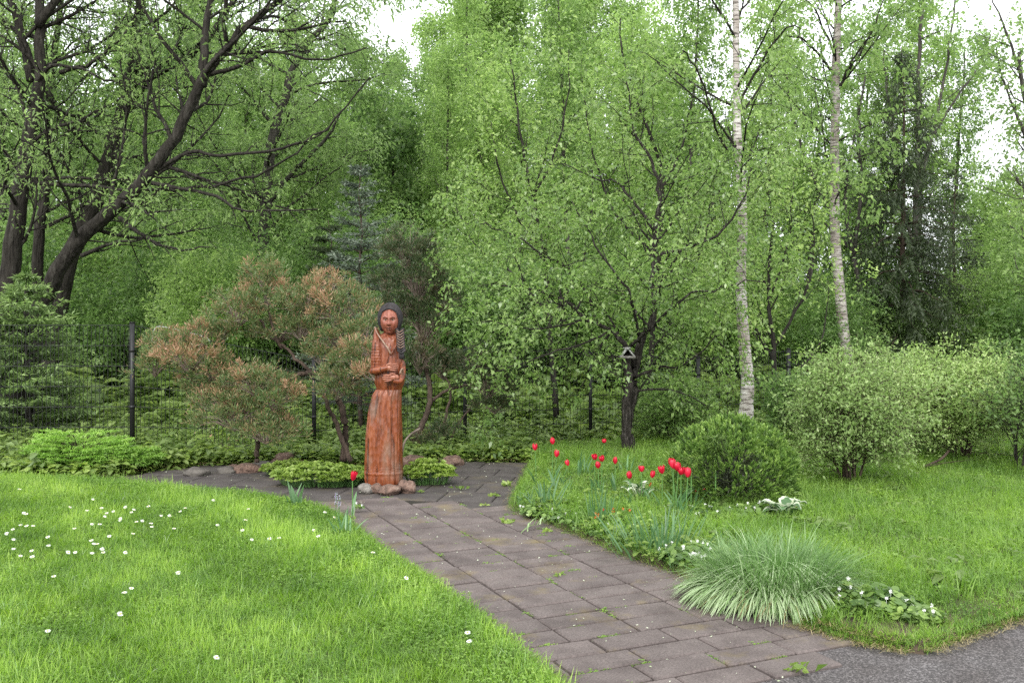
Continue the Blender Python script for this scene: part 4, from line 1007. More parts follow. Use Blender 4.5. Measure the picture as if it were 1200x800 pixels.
make_tree('birch_tree', sk, 'bark_birch_grey', 'leaf_birch', 'thicker greyer birch trunk further back on the right', 'tree', nmax=18, per=15, size=.075, wid=.7, spread=.07, droop=.4, up=-.3)
rebase(bpy.data.objects['birch_tree.001'], ((1004 - 600) * 18 / FPX, 18, 0))

# ------------------------------------------------------------------ conifers
def conifer(name, base, H, Rb, mat, bark, label, whorls=22, perw=6, droop=.5, zmin=.05, nl=.05, nw=.012, twig=.3, dens=26, hang=.3, tr=.05, group=None, prune=0.0, asc=.2, cat='spruce'):
    """trunk, whorled boughs, flat side twigs clothed in needles"""
    g = Geo(); tk = Geo(); root = empty(name, (base[0], base[1], 0), 0, label, cat, group)
    tp = [(rng.normal() * .02, rng.normal() * .02, z) for z in np.linspace(-.05, H, 9)]; tube(tk, tp, np.linspace(tr, .006, 9), 9)
    Ps, Ds = [], []
    for k in range(whorls):
        f = (k + rng.random() * .6) / whorls; z = H * (zmin + (1 - zmin) * f ** .95)
        prof = (1 - f) ** .75 * (1 if f > .12 else .75 + f * 2)
        for q in range(perw):
            if rng.random() < prune: continue
            a = rng.uniform(0, 6.28); L = Rb * prof * rng.uniform(.65, 1.15) + .06
            n = max(4, int(L / .08)); d = np.array([math.cos(a), math.sin(a), asc + .5 * f]); p = np.array([0, 0, z]); pts = [p]
            for s_ in range(n):
                d = d + np.array([0, 0, -droop / n * (1 if s_ < n * .6 else -.9)]) + rng.normal(size=3) * .03; d /= np.linalg.norm(d); p = p + d * L / n; pts.append(p)
            pts = np.array(pts); tube(tk, pts, np.linspace(tr * .22 * (1 - f) + .004, .002, len(pts)), 4, False)
            side = np.array([-math.sin(a), math.cos(a), 0])
            for s_ in range(1, len(pts)):
                u = s_ / len(pts)
                if u < .2: continue
                for sg in (-1, 1):
                    tl = twig * (1 - .6 * u) * (L / (Rb + .01)) ** .5 * rng.uniform(.6, 1.2)
                    dd = norm(side * sg + (pts[s_] - pts[s_ - 1]) / np.linalg.norm(pts[s_] - pts[s_ - 1]) * .8 + np.array([0, 0, -hang]))
                    m = max(3, int(dens * tl)); t = rng.random((m, 1)); Ps.append(pts[s_] + dd * tl * t + np.array([0, 0, -.25 * hang]) * (tl * t) ** 1.5)
                    Ds.append(np.repeat((dd * .9)[None], m, 0) + rng.normal(size=(m, 3)) * .45)
                m = 3; Ps.append(pts[s_] + rng.normal(size=(m, 3)) * .01); Ds.append(np.repeat((pts[s_] - pts[s_ - 1])[None] * 8, m, 0) + rng.normal(size=(m, 3)) * .4)
    P = np.concatenate(Ps); D = np.concatenate(Ds); n = len(P)
    # young shoots on the outer side are the lighter ones
    rad = np.hypot(P[:, 0], P[:, 1]) / (Rb * np.clip(1 - P[:, 2] / H, .05, 1) ** .75 + .05)
    tone = .28 + .35 * np.clip(rad - .5, 0, 1) + rng.normal(size=n) * .2
    leaves(g, P, D, nl * rng.uniform(.7, 1.3, n), nw, tone, .05)
    link('trunk', tk.mesh('trunk', bark, True), root); link('crown', g.mesh('crown', mat), root); return root
def gxy(px, Y): return ((px - 600) * Y / FPX, Y)
conifer('spruce', gxy(1058, 20), 7.6, 1.75, 'needle_spruce', 'bark_brown', 'dark drooping spruce behind the silvery shrubs on the right', 26, 7, 1.2, .14, .10, .019, .75, 36, 1.9, .09, prune=.2)
conifer('spruce', gxy(1118, 21), 5.2, 1.3, 'needle_spruce', 'bark_brown', 'smaller dark spruce right of the drooping one', 18, 5, 1.1, .1, .10, .02, .5, 34, 1.3, .07, prune=.25)
conifer('blue_spruce', gxy(423, 13.9), 4.02, .95, 'needle_blue', 'bark_brown', 'grey blue young spruce rising above the juniper', 25, 7, .45, .08, .06, .018, .32, 60, .05, .04, prune=.08)
conifer('fir_tree', gxy(30, 13.4), 2.3, 1.1, 'needle_fir', 'bark_grey', 'bushy young fir with light new tips behind the fence at left', 15, 9, .6, .02, .085, .026, .42, 48, .3, .05, asc=.35, prune=.2, cat='fir')
conifer('fir_tree', gxy(-50, 13.2), 2.6, 1.2, 'needle_fir', 'bark_grey', 'light tipped fir cut off by the left picture edge', 15, 8, .6, .02, .085, .026, .42, 48, .3, .05, asc=.35, prune=.2, cat='fir')
conifer('dark_fir', gxy(385, 17.5), 3.6, .9, 'needle_spruce', 'bark_brown', 'low dark fir tucked behind the blue spruce', 15, 6, .5, .05, .09, .026, .4, 36, .3, .05, cat='fir')
def dwarf(loc, W, H, label):
    g = Geo(); tk = Geo(); root = empty('dwarf_spruce', (*loc, 0.0), 0, label, 'spruce'); Ps, Ds, Ts = [], [], []
    for k in range(95):
        a = rng.uniform(0, 6.28); L = rng.uniform(.45, 1); tier = rng.random()
        x = math.cos(a) * W * L; y = math.sin(a) * .45 * W * L; z = H * (.25 + .75 * tier) * (1 - .55 * L ** 2) + .03
        c = np.array([x, y, z]); dr = norm(np.array([math.cos(a), math.sin(a) * .6, .12])); side = np.array([-dr[1], dr[0], 0])
        tube(tk, spline([(0, 0, z * .4), c * (.5, .5, .9), c], 3), np.linspace(.008, .002, 7), 4, False)
        for s_ in range(24):
            b = c + dr * rng.uniform(-.16, .12) + side * rng.normal() * .08; dd = norm(dr + side * rng.normal() * .7 + np.array([0, 0, -.05]))
            m = 16; t = rng.random((m, 1)) * .075; Ps.append(b + dd * t); Ds.append(dd + rng.normal(size=(m, 3)) * .55); Ts.append(np.full(m, .5 + .35 * (z / H - .5) + rng.normal() * .12))
    P = np.concatenate(Ps); D = np.concatenate(Ds); T = np.concatenate(Ts); n = len(P)
    leaves(g, P, D, .024 * rng.uniform(.8, 1.5, n), .009, T + rng.normal(size=n) * .1, .05)
    link('branches', tk.mesh('branches', 'bark_brown', True), root); link('crown', g.mesh('crown', 'needle_bright'), root)
X, Y = gnd(92, 556); dwarf((X - .1, Y + .25), .5, .48, 'low spreading dwarf spruce with lime green shoots by the left lawn')
X, Y = gnd(132, 556); dwarf((X, Y + .35), .26, .26, 'smaller lime tipped dwarf spruce beside the terrace edge at left')

# ------------------------------------------------------------------ cloud-pruned junipers
def pad(g, tw, c, rx, ry, rz, n, brown, nl=.05, seed=0):
    """pad of a clipped juniper: tufts of scale-leaved sprigs at the branch ends, dark and twiggy inside, some tufts browned"""
    c = np.array(c); nt = max(10, int(n / 62)); R_ = np.array([rx, ry, rz])
    d = norm(rng.normal(size=(nt, 3))); d[:, 2] = np.where(d[:, 2] < -.3, -d[:, 2] * .5, d[:, 2])
    rad = rng.uniform(.5, 1.12, nt) ** .7; C = d * rad[:, None] * R_
    f = np.sin(C[:, 0] * 9 + seed * 1.7) + np.cos(C[:, 2] * 11 + seed) + np.sin(C[:, 1] * 7 + seed * .6) + rng.normal(size=nt) * .6 + 1.5 * C[:, 2] / rz
    isb = f + (brown - .56) * 5 > 1.45
    m = 58; ax = norm(d * np.array([1, 1, .7]) + np.array([0, 0, .7]) + rng.normal(size=(nt, 3)) * .3)
    A = np.repeat(ax, m, 0); t = rng.random((nt * m, 1)); off = rng.normal(size=(nt * m, 3)); spr = norm(A + off * .55)
    L = rng.uniform(.06, .13, (nt, 1)).repeat(m, 0)
    P = np.repeat(C, m, 0) + spr * t * L; D = norm(spr + rng.normal(size=(nt * m, 3)) * .35 + np.array([0, 0, .2]))
    fleck = rng.random(nt * m); base = np.repeat(np.where(isb, .80, .24), m) + np.repeat(rng.normal(size=nt) * .07, m)
    T = np.where(fleck < .28, np.where(base > .5, .4, .62), base) + rng.normal(size=nt * m) * .10
    leaves(g, c + P, D, nl * rng.uniform(.55, 1.2, nt * m), nl * .17, T, -.05)
    for q in range(nt):
        if rng.random() < .6: tube(tw, [c - (0, 0, rz * .5), c + C[q] * .5 + rng.normal(size=3) * .02, c + C[q] + ax[q] * .03], [.007, .004, .0018], 3, False)
def juniper(pads, limbs, label, base, dens=1.0, mat='needle_juniper'):
    g = Geo(); tw = Geo(); tk = Geo(); root = empty('juniper', (*base, 0), 0, label, 'juniper')
    B = np.array([base[0], base[1], 0])
    for i, (px, py, Y, rx, rz, br) in enumerate(pads):
        s = Y / FPX; c = np.array(at(px, py, Y)) - B; a = rx * s; b = rz * s
        pad(g, tw, c, a, a * .75, b, int(4600 * dens * a * (a + b) / .4), br, .052, i * 1.3 + base[0])
    for pts, r0, r1 in limbs:
        P = spline([at(*p) for p in pts], 6) - B; P = P + rng.normal(size=P.shape) * .006; tube(tk, P, np.linspace(r0, r1, len(P)), 8)
    link('trunk', tk.mesh('trunk', 'bark_brown', True), root); link('twigs', tw.mesh('twigs', 'twig_dead'), root)['kind'] = 'stuff'; link('crown', g.mesh('crown', mat), root)
juniper([(310, 330, 10.6, 26, 26, .52), (312, 352, 10.5, 30, 22, .62), (278, 370, 10.4, 34, 32, .5), (262, 392, 10.4, 26, 18, .45), (330, 392, 10.7, 40, 18, .38), (385, 345, 10.5, 34, 26, .5), (400, 368, 10.3, 46, 30, .45), (360, 362, 10.4, 34, 28, .45), (428, 392, 9.9, 24, 22, .5), (395, 402, 10.1, 34, 26, .6), (418, 425, 9.6, 30, 24, .6), (440, 440, 9.25, 22, 14, .72), (432, 412, 9.5, 26, 22, .55), (378, 420, 10.1, 26, 20, .45), (238, 396, 10.3, 24, 18, .55), (352, 388, 10.4, 30, 22, .4), (408, 446, 9.8, 38, 24, .32), (395, 462, 9.9, 28, 14, .2),
         (200, 410, 10.3, 30, 26, .72), (182, 432, 10.3, 28, 20, .12), (222, 425, 10.1, 40, 26, .72), (250, 440, 10.2, 36, 24, .5), (240, 462, 10.2, 30, 20, .3), (298, 452, 10.0, 44, 24, .72), (322, 472, 9.9, 34, 24, .68), (275, 492, 9.9, 44, 26, .3), (312, 510, 9.8, 42, 20, .28), (326, 503, 9.9, 22, 20, .55), (262, 478, 10, 36, 18, .5)],
        [([(402, 540, 10.4), (405, 510, 10.4), (402, 480, 10.4), (390, 460, 10.4), (370, 440, 10.4), (352, 438, 10.3), (338, 446, 10.2)], .045, .022), ([(372, 442, 10.4), (352, 425, 10.4), (338, 410, 10.5), (318, 395, 10.5), (305, 375, 10.5)], .022, .012),
         ([(410, 540, 10.3), (396, 500, 10.3), (385, 478, 10.2), (380, 462, 10.2)], .03, .02), ([(300, 540, 10.1), (302, 522, 10.1), (300, 505, 10), (290, 485, 10), (250, 460, 10.1), (215, 440, 10.2)], .03, .012), ([(378, 450, 10.4), (385, 420, 10.3), (388, 390, 10.4), (385, 355, 10.5)], .025, .012),
         ([(395, 470, 10.3), (410, 450, 10), (425, 440, 9.6)], .02, .010), ([(330, 408, 10.5), (318, 380, 10.5), (312, 345, 10.6)], .018, .01)],
        'wide cloud-pruned juniper with rusty brown patches left of the statue', gxy(405, 10.4), 1.5)
juniper([(478, 300, 12.1, 36, 34, .42), (490, 335, 12.0, 34, 36, .45), (470, 365, 12, 26, 32, .35), (498, 385, 12, 30, 34, .40), (492, 425, 11.8, 26, 28, .42), (520, 435, 12, 24, 22, .25), (572, 450, 11.8, 34, 36, .35), (560, 425, 11.9, 26, 20, .32), (580, 478, 11.8, 24, 14, .3), (455, 335, 12.3, 22, 22, .3), (515, 355, 12.2, 24, 26, .35), (505, 520, 11.5, 22, 12, .35), (522, 508, 11.6, 16, 12, .3)],
        [([(478, 540, 11.6), (484, 515, 11.6), (498, 490, 11.7), (504, 460, 11.8), (498, 425, 11.9), (490, 380, 12), (480, 320, 12.1)], .045, .02), ([(504, 470, 11.8), (530, 455, 11.8), (555, 450, 11.8), (575, 440, 11.8)], .022, .012), ([(515, 530, 11.6), (522, 490, 11.7), (528, 460, 11.8), (520, 435, 11.9)], .022, .012), ([(522, 528, 11.7), (535, 500, 11.8), (556, 470, 11.8)], .015, .008)],
        'dark upright ragged juniper with curved trunks directly behind the statue', gxy(478, 11.6), 1.9, 'needle_dusky')
g = Geo(); tube(g, spline([at(471, 532, 10.0), at(474, 518, 10.0), at(482, 508, 10.1), at(492, 502, 10.2)], 5), [.011] * 8 + [.010] * 8, 6)
tag(link('dead_branch', g.mesh('dead_branch', 'twig_dead', True)), 'pale bare curved branch arching out beside the statue skirt', 'branch')

# ------------------------------------------------------------------ globe thuja and silvery shrubs
def thuja(loc, Rx, Rz, label):
    g = Geo(); root = empty('thuja_bush', (*loc, 0), 0, label, 'bush'); Ps, Ds, Ts = [], [], []
    nf = 3000; d = norm(rng.normal(size=(nf, 3))); d[:, 2] = np.abs(d[:, 2]) * 1.1 - .3; d = norm(d)
    ph = np.sin(d[:, 0] * 7 + 1) * np.sin(d[:, 2] * 8 + d[:, 1] * 6) ; C = d * np.array([Rx, Rx, Rz]) * (1 + .05 * ph + rng.normal(size=nf) * .022)[:, None]; C[:, 2] += Rz * .42
    C = C[(ph > -.6) & (C[:, 2] > .02)]; dC = norm(C - np.array([0, 0, Rz * .3]))
    for c, dd in zip(C, dC):
        ax = norm(dd * .8 + np.array([0, 0, .5]) + rng.normal(size=3) * .28); sd_ = norm(np.cross(ax, rng.normal(size=3))); m = 18
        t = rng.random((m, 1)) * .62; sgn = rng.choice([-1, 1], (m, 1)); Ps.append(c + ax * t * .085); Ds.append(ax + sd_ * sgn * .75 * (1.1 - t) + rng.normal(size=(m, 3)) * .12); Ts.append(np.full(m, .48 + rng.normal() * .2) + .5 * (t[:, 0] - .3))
    P = np.concatenate(Ps); D = np.concatenate(Ds); T = np.concatenate(Ts); n = len(P)
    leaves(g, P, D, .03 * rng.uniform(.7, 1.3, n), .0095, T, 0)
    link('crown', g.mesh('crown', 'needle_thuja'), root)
    tk = Geo()
    for q in range(34):
        a = rng.uniform(0, 6.28); e = rng.uniform(.2, 1.4); c = np.array([math.cos(a) * math.cos(e) * Rx, math.sin(a) * math.cos(e) * Rx, math.sin(e) * Rz * 1.25 + .05]) * .86
        tube(tk, spline([(0, 0, 0), c * (.4, .4, .6), c], 3), np.linspace(.010, .002, 7), 5, False)
    link('branches', tk.mesh('branches', 'bark_dark', True), root)
    # inner foliage, shade of the gaps put into its near-black colour
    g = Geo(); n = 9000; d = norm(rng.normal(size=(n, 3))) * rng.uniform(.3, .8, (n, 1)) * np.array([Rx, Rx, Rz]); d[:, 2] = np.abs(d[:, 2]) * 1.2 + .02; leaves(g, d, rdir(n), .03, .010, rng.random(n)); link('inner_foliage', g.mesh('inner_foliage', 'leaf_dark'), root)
X, Y = gnd(868, 597); thuja((X, Y + .35), .535, .50, 'rounded clipped thuja bush with a dark gap beside the tulips')

QS = [dict(n=7, t0=.2, ang=34, len=.75, tap=.35, rr=.5, seg=5, w=.15, up=.03), dict(n=7, t0=.1, ang=42, len=.36, tap=.3, rr=.5, seg=3, w=.16, up=.02), dict(n=3, t0=.1, ang=40, len=.16, tap=.3, rr=.5, seg=2, w=.15)]
def shrub(name, loc, nst, H, W, mat, bark, label, group=None, Q=QS, cat='shrub', r=.016, **fk):
    sk = Skel()
    for i in range(nst):
        a = rng.uniform(0, 6.28); lean = rng.uniform(.1, .95) * W / H
        p0 = np.array([math.cos(a) * .06, math.sin(a) * .06, 0]); h = H * rng.uniform(.7, 1.0) * (1 - .25 * lean)
        P = child_poly(p0, np.array([math.cos(a) * lean * .6, math.sin(a) * lean * .6, 1]), h, r, 6, .07, -.0, 0.0)
        P[:, :2] += np.outer(np.linspace(0, 1, 7) ** 1.6, [math.cos(a), math.sin(a)]) * lean * h * .35
        grow(sk, P, np.linspace(r * rng.uniform(.7, 1.2), .004, 7), 0, Q)
    a = dict(per=7, size=.045, wid=.4, spread=.03, droop=.1, up=.1); a.update(fk)
    return make_tree(name, sk, bark, mat, label, cat, group, loc=(*loc, 0), nmax=7, **a)
QSs = [dict(n=13, t0=.17, ang=44, len=.5, tap=.35, rr=.5, seg=5, w=.15, up=.02), dict(n=8, t0=.1, ang=42, len=.32, tap=.3, rr=.5, seg=3, w=.16, up=.02), dict(n=3, t0=.1, ang=40, len=.14, tap=.3, rr=.5, seg=2, w=.15)]
X, Y = gnd(996, 571); shrub('willow_shrub', (X, Y), 9, 1.15, .62, 'leaf_silver', 'bark_brown', 'silvery green willow shrub with several bare lower stems on right lawn', Q=QSs, per=9, size=.036, wid=.45, spread=.025)
shrub('willow_shrub', gxy(1128, 10.6), 10, 1.15, .8, 'leaf_silver', 'bark_brown', 'wider silvery green shrub behind, toward the right picture edge', Q=QSs, per=10, size=.04, wid=.42, spread=.03)
shrub('willow_shrub', gxy(1066, 11.4), 6, 1.1, .6, 'leaf_silver', 'bark_brown', 'silvery shrub filling the gap between its two larger neighbours', Q=QSs, per=9, size=.04, wid=.42, spread=.03)
shrub('berry_bush', gxy(1192, 9.9), 6, .9, .5, 'leaf_understory', 'bark_dark', 'open twiggy green bush at the right picture edge', per=3, size=.045, wid=.55)
shrub('berry_bush', gxy(1250, 10.6), 9, 1.4, .9, 'leaf_understory', 'bark_dark', 'leafy green bush just beyond the right picture edge', per=5, size=.045, wid=.55)
shrub('leafy_bush', gxy(950, 12.0), 9, .6, .6, 'leaf_understory', 'bark_dark', 'dark green leafy bush between thuja and silvery shrub', per=7, size=.05, wid=.6)
shrub('leafy_bush', gxy(792, 12.4), 7, .4, .5, 'leaf_understory', 'bark_dark', 'low green bush behind the tulips by the fence', per=6, size=.05, wid=.6)
g = Geo(); tube(g, spline([at(1048, 562, 9.6), at(1080, 548, 9.9), at(1102, 538, 10.1), at(1112, 528, 10.2)], 5), [.014] * 16, 6); tube(g, spline([at(1085, 546, 9.9), at(1115, 541, 10.1), at(1150, 538, 10.3)], 5), [.006] * 11, 5)
tag(link('fallen_branch', g.mesh('fallen_branch', 'bark_brown', True)), 'thin dark fallen branch lying in the grass under the silvery shrubs', 'branch')

# ------------------------------------------------------------------ the wood behind the fence
QA = [dict(n=26, t0=.22, ang=58, len=2.6, tap=.6, rr=.32, seg=5, w=.13, up=.10), dict(n=8, t0=.15, ang=48, len=1.0, tap=.4, rr=.5, seg=4, w=.15, up=.03), dict(n=3, t0=.1, ang=45, len=.45, tap=.3, rr=.5, seg=2, w=.15)]
QU = [dict(n=17, t0=.3, ang=30, len=3.2, tap=.5, rr=.35, seg=6, w=.08, up=.16), dict(n=8, t0=.2, ang=34, len=1.1, tap=.4, rr=.5, seg=4, w=.1, up=.10), dict(n=3, t0=.1, ang=40, len=.45, tap=.3, rr=.5, seg=2, w=.15)]
def forest_proto(Q, H, r, w, nm, bark, mat, **fk):
    sk = Skel(); P = child_poly(np.array([0, 0, -.1]), np.array([0, 0, 1.0]), H, r, 12, w, .05, 0); grow(sk, P, np.linspace(r, .02, 13), 0, Q)
    wood = wood_mesh(sk, 'trunk', bark, 8, .006); a = dict(per=20, size=.10, wid=.6, spread=.09, droop=.3, up=-.1); a.update(fk)
    return wood, foliage(sk, 'crown', mat, **a), nm
protos = {
 'broad': forest_proto(QA, 9.5, .13, .05, 'broadleaf_tree', 'bark_grey', 'leaf_forest_light', per=22, size=.11),
 'broad2': forest_proto([dict(QA[0], n=30, len=2.2), QA[1], QA[2]], 8, .12, .07, 'broadleaf_tree', 'bark_dark', 'leaf_forest_light', per=20, size=.11, bias=-.15),
 'slim': forest_proto([dict(QA[0], n=22, t0=.4, len=1.8, ang=48), QA[1], QA[2]], 13, .13, .035, 'slender_tree', 'bark_grey', 'leaf_forest_light', per=26, size=.10),
 'poplar': forest_proto(QU, 17, .2, .02, 'tall_poplar', 'bark_far', 'leaf_forest_light', per=55, size=.13, wid=.7, spread=.25),
 'dark': forest_proto([dict(QA[0], n=30, len=2.4, t0=.1), QA[1], QA[2]], 7, .12, .06, 'broadleaf_tree', 'bark_dark', 'leaf_forest', per=22, size=.13, bias=0),
}
QH = [dict(n=10, t0=.08, ang=38, len=1.5, tap=.4, rr=.5, seg=5, w=.15, up=.03), dict(n=8, t0=.1, ang=45, len=.7, tap=.3, rr=.5, seg=3, w=.16, up=0), dict(n=2.5, t0=.1, ang=40, len=.3, tap=.3, rr=.5, seg=2, w=.15)]
def hedge_proto(H, W, mat, nst=9, **fk):
    sk = Skel()
    for i in range(nst):
        a = rng.uniform(0, 6.28); P = child_poly(np.array([math.cos(a) * .15, math.sin(a) * .15, -.05]), np.array([math.cos(a) * W / H * rng.uniform(.1, 1), math.sin(a) * W / H * rng.uniform(.1, 1), 1]), H * rng.uniform(.6, 1), .02, 7, .09, 0, .02)
        grow(sk, P, np.linspace(.022, .005, 8), 0, QH)
    a = dict(per=13, size=.075, wid=.6, spread=.08, droop=.25, up=0); a.update(fk)
    return wood_mesh(sk, 'stems', 'bark_dark', 6, .003), foliage(sk, 'crown', mat, **a), 'understory_bush'
protos['bush'] = hedge_proto(3.0, 1.3, 'leaf_understory')
protos['bush2'] = hedge_proto(2.3, 1.4, 'leaf_understory', size=.08)
protos['bush3'] = hedge_proto(3.6, 1.2, 'leaf_forest_light', size=.08)
for k, v in protos.items(): print(k, len(v[0].polygons), len(v[1].polygons))
GL = {'broad': ('light green broadleaf tree in the wood behind the fence', 'light green trees of the wood'), 'broad2': ('mid green broadleaf tree in the wood behind the fence', 'mid green trees of the wood'),
      'slim': ('slender thin-trunked tree standing high in the wood', 'slender trees of the wood'), 'poplar': ('very tall upright poplar far back in the wood', 'tall poplars far back'),
      'dark': ('low branched darker tree deep in the wood', 'darker trees of the wood'), 'bush': ('fresh green understory bush behind the fence', 'fresh green understory bushes'),
      'bush2': ('low dull green understory bush behind the fence', 'low understory bushes'), 'bush3': ('tall light green understory bush behind the fence', 'tall light understory bushes')}
WHERE = [(-40, 'outside left of the dark willow'), (45, 'behind the dark willow trunks'), (120, 'right of the dark willow base'), (175, 'above the first fence post'), (225, 'above the left juniper pads'), (275, 'left of the juniper top'), (320, 'behind the slim willow trunk'), (365, 'above the juniper top'), (410, 'left beside the blue spruce'), (440, 'just behind the blue spruce'), (470, 'above the statue head'), (515, 'above the dark upright juniper'), (550, 'left of the fruit tree crown'), (600, 'at the left rim of the fruit tree'), (650, 'behind the left half of the fruit tree'), (695, 'behind the middle of the fruit tree'), (750, 'above the bird feeder'), (795, 'behind the right half of the fruit tree'), (845, 'left beside the white birch'), (885, 'right behind the white birch'), (930, 'between the two birches'), (972, 'left beside the greyer birch'), (1015, 'right beside the greyer birch'), (1045, 'left of the dark spruce'), (1085, 'behind the dark spruce'), (1125, 'right of the dark spruce'), (1170, 'above the right silvery shrub'), (1215, 'by the leaning trunk'), (9999, 'beyond the right picture edge')]
SHORT = {'broad': 'light green broadleaf tree', 'broad2': 'mid green broadleaf tree', 'slim': 'slender thin-trunked tree', 'poplar': 'very tall far poplar', 'dark': 'low branched distant tree', 'bush': 'fresh green bush', 'bush2': 'low dull green bush', 'bush3': 'tall light green bush'}
USED = {}
def place(kind, px, Y, s, rz=None, sz_=1.0, label=None):
    wm, cm, nm = protos[kind]; l, grp = GL[kind]
    l = SHORT[kind] + ' ' + next(t for x, t in WHERE if px < x)
    USED[l] = USED.get(l, 0) + 1
    if USED[l] > 2: l = l.replace('tree ', 'tree farthest back ', 1).replace('poplar ', 'poplar farthest back ', 1).replace('bush ', 'bush farthest back ', 1)
    elif USED[l] > 1 and 'poplar' in l: l = l.replace('poplar ', 'second poplar standing ', 1).replace('very tall far ', 'very tall ')
    elif USED[l] > 1: l = l.replace('tree ', 'tree farther back ', 1).replace('bush ', 'bush farther back ', 1)
    root = empty(nm, (*gxy(px, Y), -.05), rng.uniform(0, 6.28) if rz is None else rz, label or l, 'bush' if 'bush' in kind else 'tree', grp)
    root.scale = (s, s, s * sz_)
    link('stems' if 'bush' in kind else 'trunk', wm, root); link('crown', cm, root); return root
# understory right behind the fence, following it
for px, Y, k, s in [(-60, 17.5, 'bush', .8), (125, 19, 'bush2', 1.0), (185, 20, 'bush', 1.0), (230, 17.5, 'bush3', .8), (262, 19.5, 'bush', 1.0), (330, 18.2, 'bush3', .85), (355, 21, 'bush2', 1.2), (395, 20.5, 'bush', 1.2), (455, 18.8, 'bush', 1.05), (505, 18.2, 'bush2', 1.0), (520, 21, 'bush3', 1.1), (575, 18.6, 'bush', .9), (612, 20, 'bush2', 1.1), (655, 19, 'bush', .9), (700, 20, 'bush2', 1.1), (742, 18.5, 'bush', .9), (790, 19.5, 'bush2', 1.0), (840, 19, 'bush3', .8), (870, 20.5, 'bush', 1.1), (940, 20, 'bush2', .9), (965, 18.8, 'bush', .7), (1010, 21.5, 'bush', 1.0), (1090, 19.5, 'bush', .6), (1150, 19.8, 'bush', .8), (1200, 19.5, 'bush3', .9), (1245, 18, 'bush2', .9), (1165, 24, 'bush3', 1.2), (60, 21, 'bush', 1.2), (10, 19, 'bush2', 1), (150, 23, 'bush3', 1.2), (230, 23, 'bush', 1.3), (300, 24, 'bush3', 1.3), (480, 23, 'bush3', 1.3), (560, 24, 'bush', 1.3), (640, 24, 'bush3', 1.2), (720, 24, 'bush', 1.3), (810, 24, 'bush3', 1.2), (900, 25, 'bush', 1.3)]:
    place(k, px, Y, s)
for px, Y, k, s in [(-170, 27, 'broad2', 1.2), (-300, 30, 'broad', 1.3), (-230, 22, 'bush3', 1.3), (1400, 28, 'broad', 1.0), (-90, 24, 'broad', 1.0), (0, 27, 'slim', 1), (95, 24, 'broad2', 1.0), (150, 30, 'broad', 1.2), (215, 25, 'broad2', 1.1), (270, 30, 'broad', 1.15), (345, 25, 'broad2', .9), (375, 32, 'broad', 1.1), (430, 24, 'dark', .95), (452, 30, 'broad2', 1.05), (522, 22, 'slim', .62), (548, 26, 'slim', .9), (505, 31, 'slim', .8), (590, 25, 'broad', .85), (640, 29, 'broad', 1.0), (668, 23, 'slim', .75), (715, 27, 'broad', 1.05), (770, 30, 'broad', 1.1), (800, 24, 'slim', .8), (838, 28, 'broad2', 1.0), (895, 24, 'slim', .75), (925, 29, 'slim', .8), (945, 25, 'slim', .65), (1005, 27, 'slim', .8), (1025, 24, 'slim', .65), (1075, 25, 'slim', .85), (1110, 27, 'slim', .75), (1140, 32, 'broad2', .8), (1190, 34, 'broad', .75), (1235, 30, 'broad2', .8), (1290, 26, 'broad', .85), (880, 38, 'dark', 1.1), (960, 40, 'dark', 1.1), (1060, 38, 'dark', 1.0), (1150, 42, 'dark', .95), (1215, 44, 'dark', .9), (820, 36, 'dark', 1.2), (740, 38, 'dark', 1.4), (660, 37, 'dark', 1.4), (580, 36, 'dark', 1.3), (500, 38, 'dark', 1.2), (420, 36, 'dark', 1.3), (340, 38, 'dark', 1.4), (260, 36, 'dark', 1.3), (180, 38, 'dark', 1.4), (100, 36, 'dark', 1.3), (20, 38, 'dark', 1.3), (-60, 36, 'dark', 1.3), (1290, 40, 'dark', 1.0)]:
    place(k, px, Y, s)
for px, Y, s in [(512, 48, .95), (545, 44, 1.05), (575, 50, 1.15), (610, 45, 1.1), (640, 50, 1.15), (668, 46, 1.1), (700, 52, 1.1), (735, 48, 1.0), (770, 52, .95), (470, 46, .8), (445, 50, .78), (250, 46, 1.0), (330, 50, 1.0), (400, 48, .9), (60, 48, .9), (150, 50, .95)]:
    place('poplar', px, Y, s)
# far woodland that reads as one mass
def far_wood():
    g = Geo(); n = 42000
    X_ = rng.uniform(-75, 75, n); top = 4.6 + 1.5 * np.sin(X_ * .21) + 1.1 * np.sin(X_ * .53 + 1) + .7 * np.sin(X_ * 1.3); top = np.where(X_ > 24, top * .95, top)
    Z_ = top * rng.random(n) ** .8; Y_ = 62 + 5 * np.sin(X_ * .3) + rng.uniform(-5, 5, n)
    P = np.column_stack([X_, Y_, Z_]); tone = .5 + .3 * np.sin(X_ * .8) * np.cos(Z_ * 1.1) + rng.normal(size=n) * .2
    leaves(g, P, rdir(n), .55, .4, tone); return g.mesh('far_wood', 'leaf_forest')
o = link('far_wood', far_wood()); o['kind'] = 'stuff'
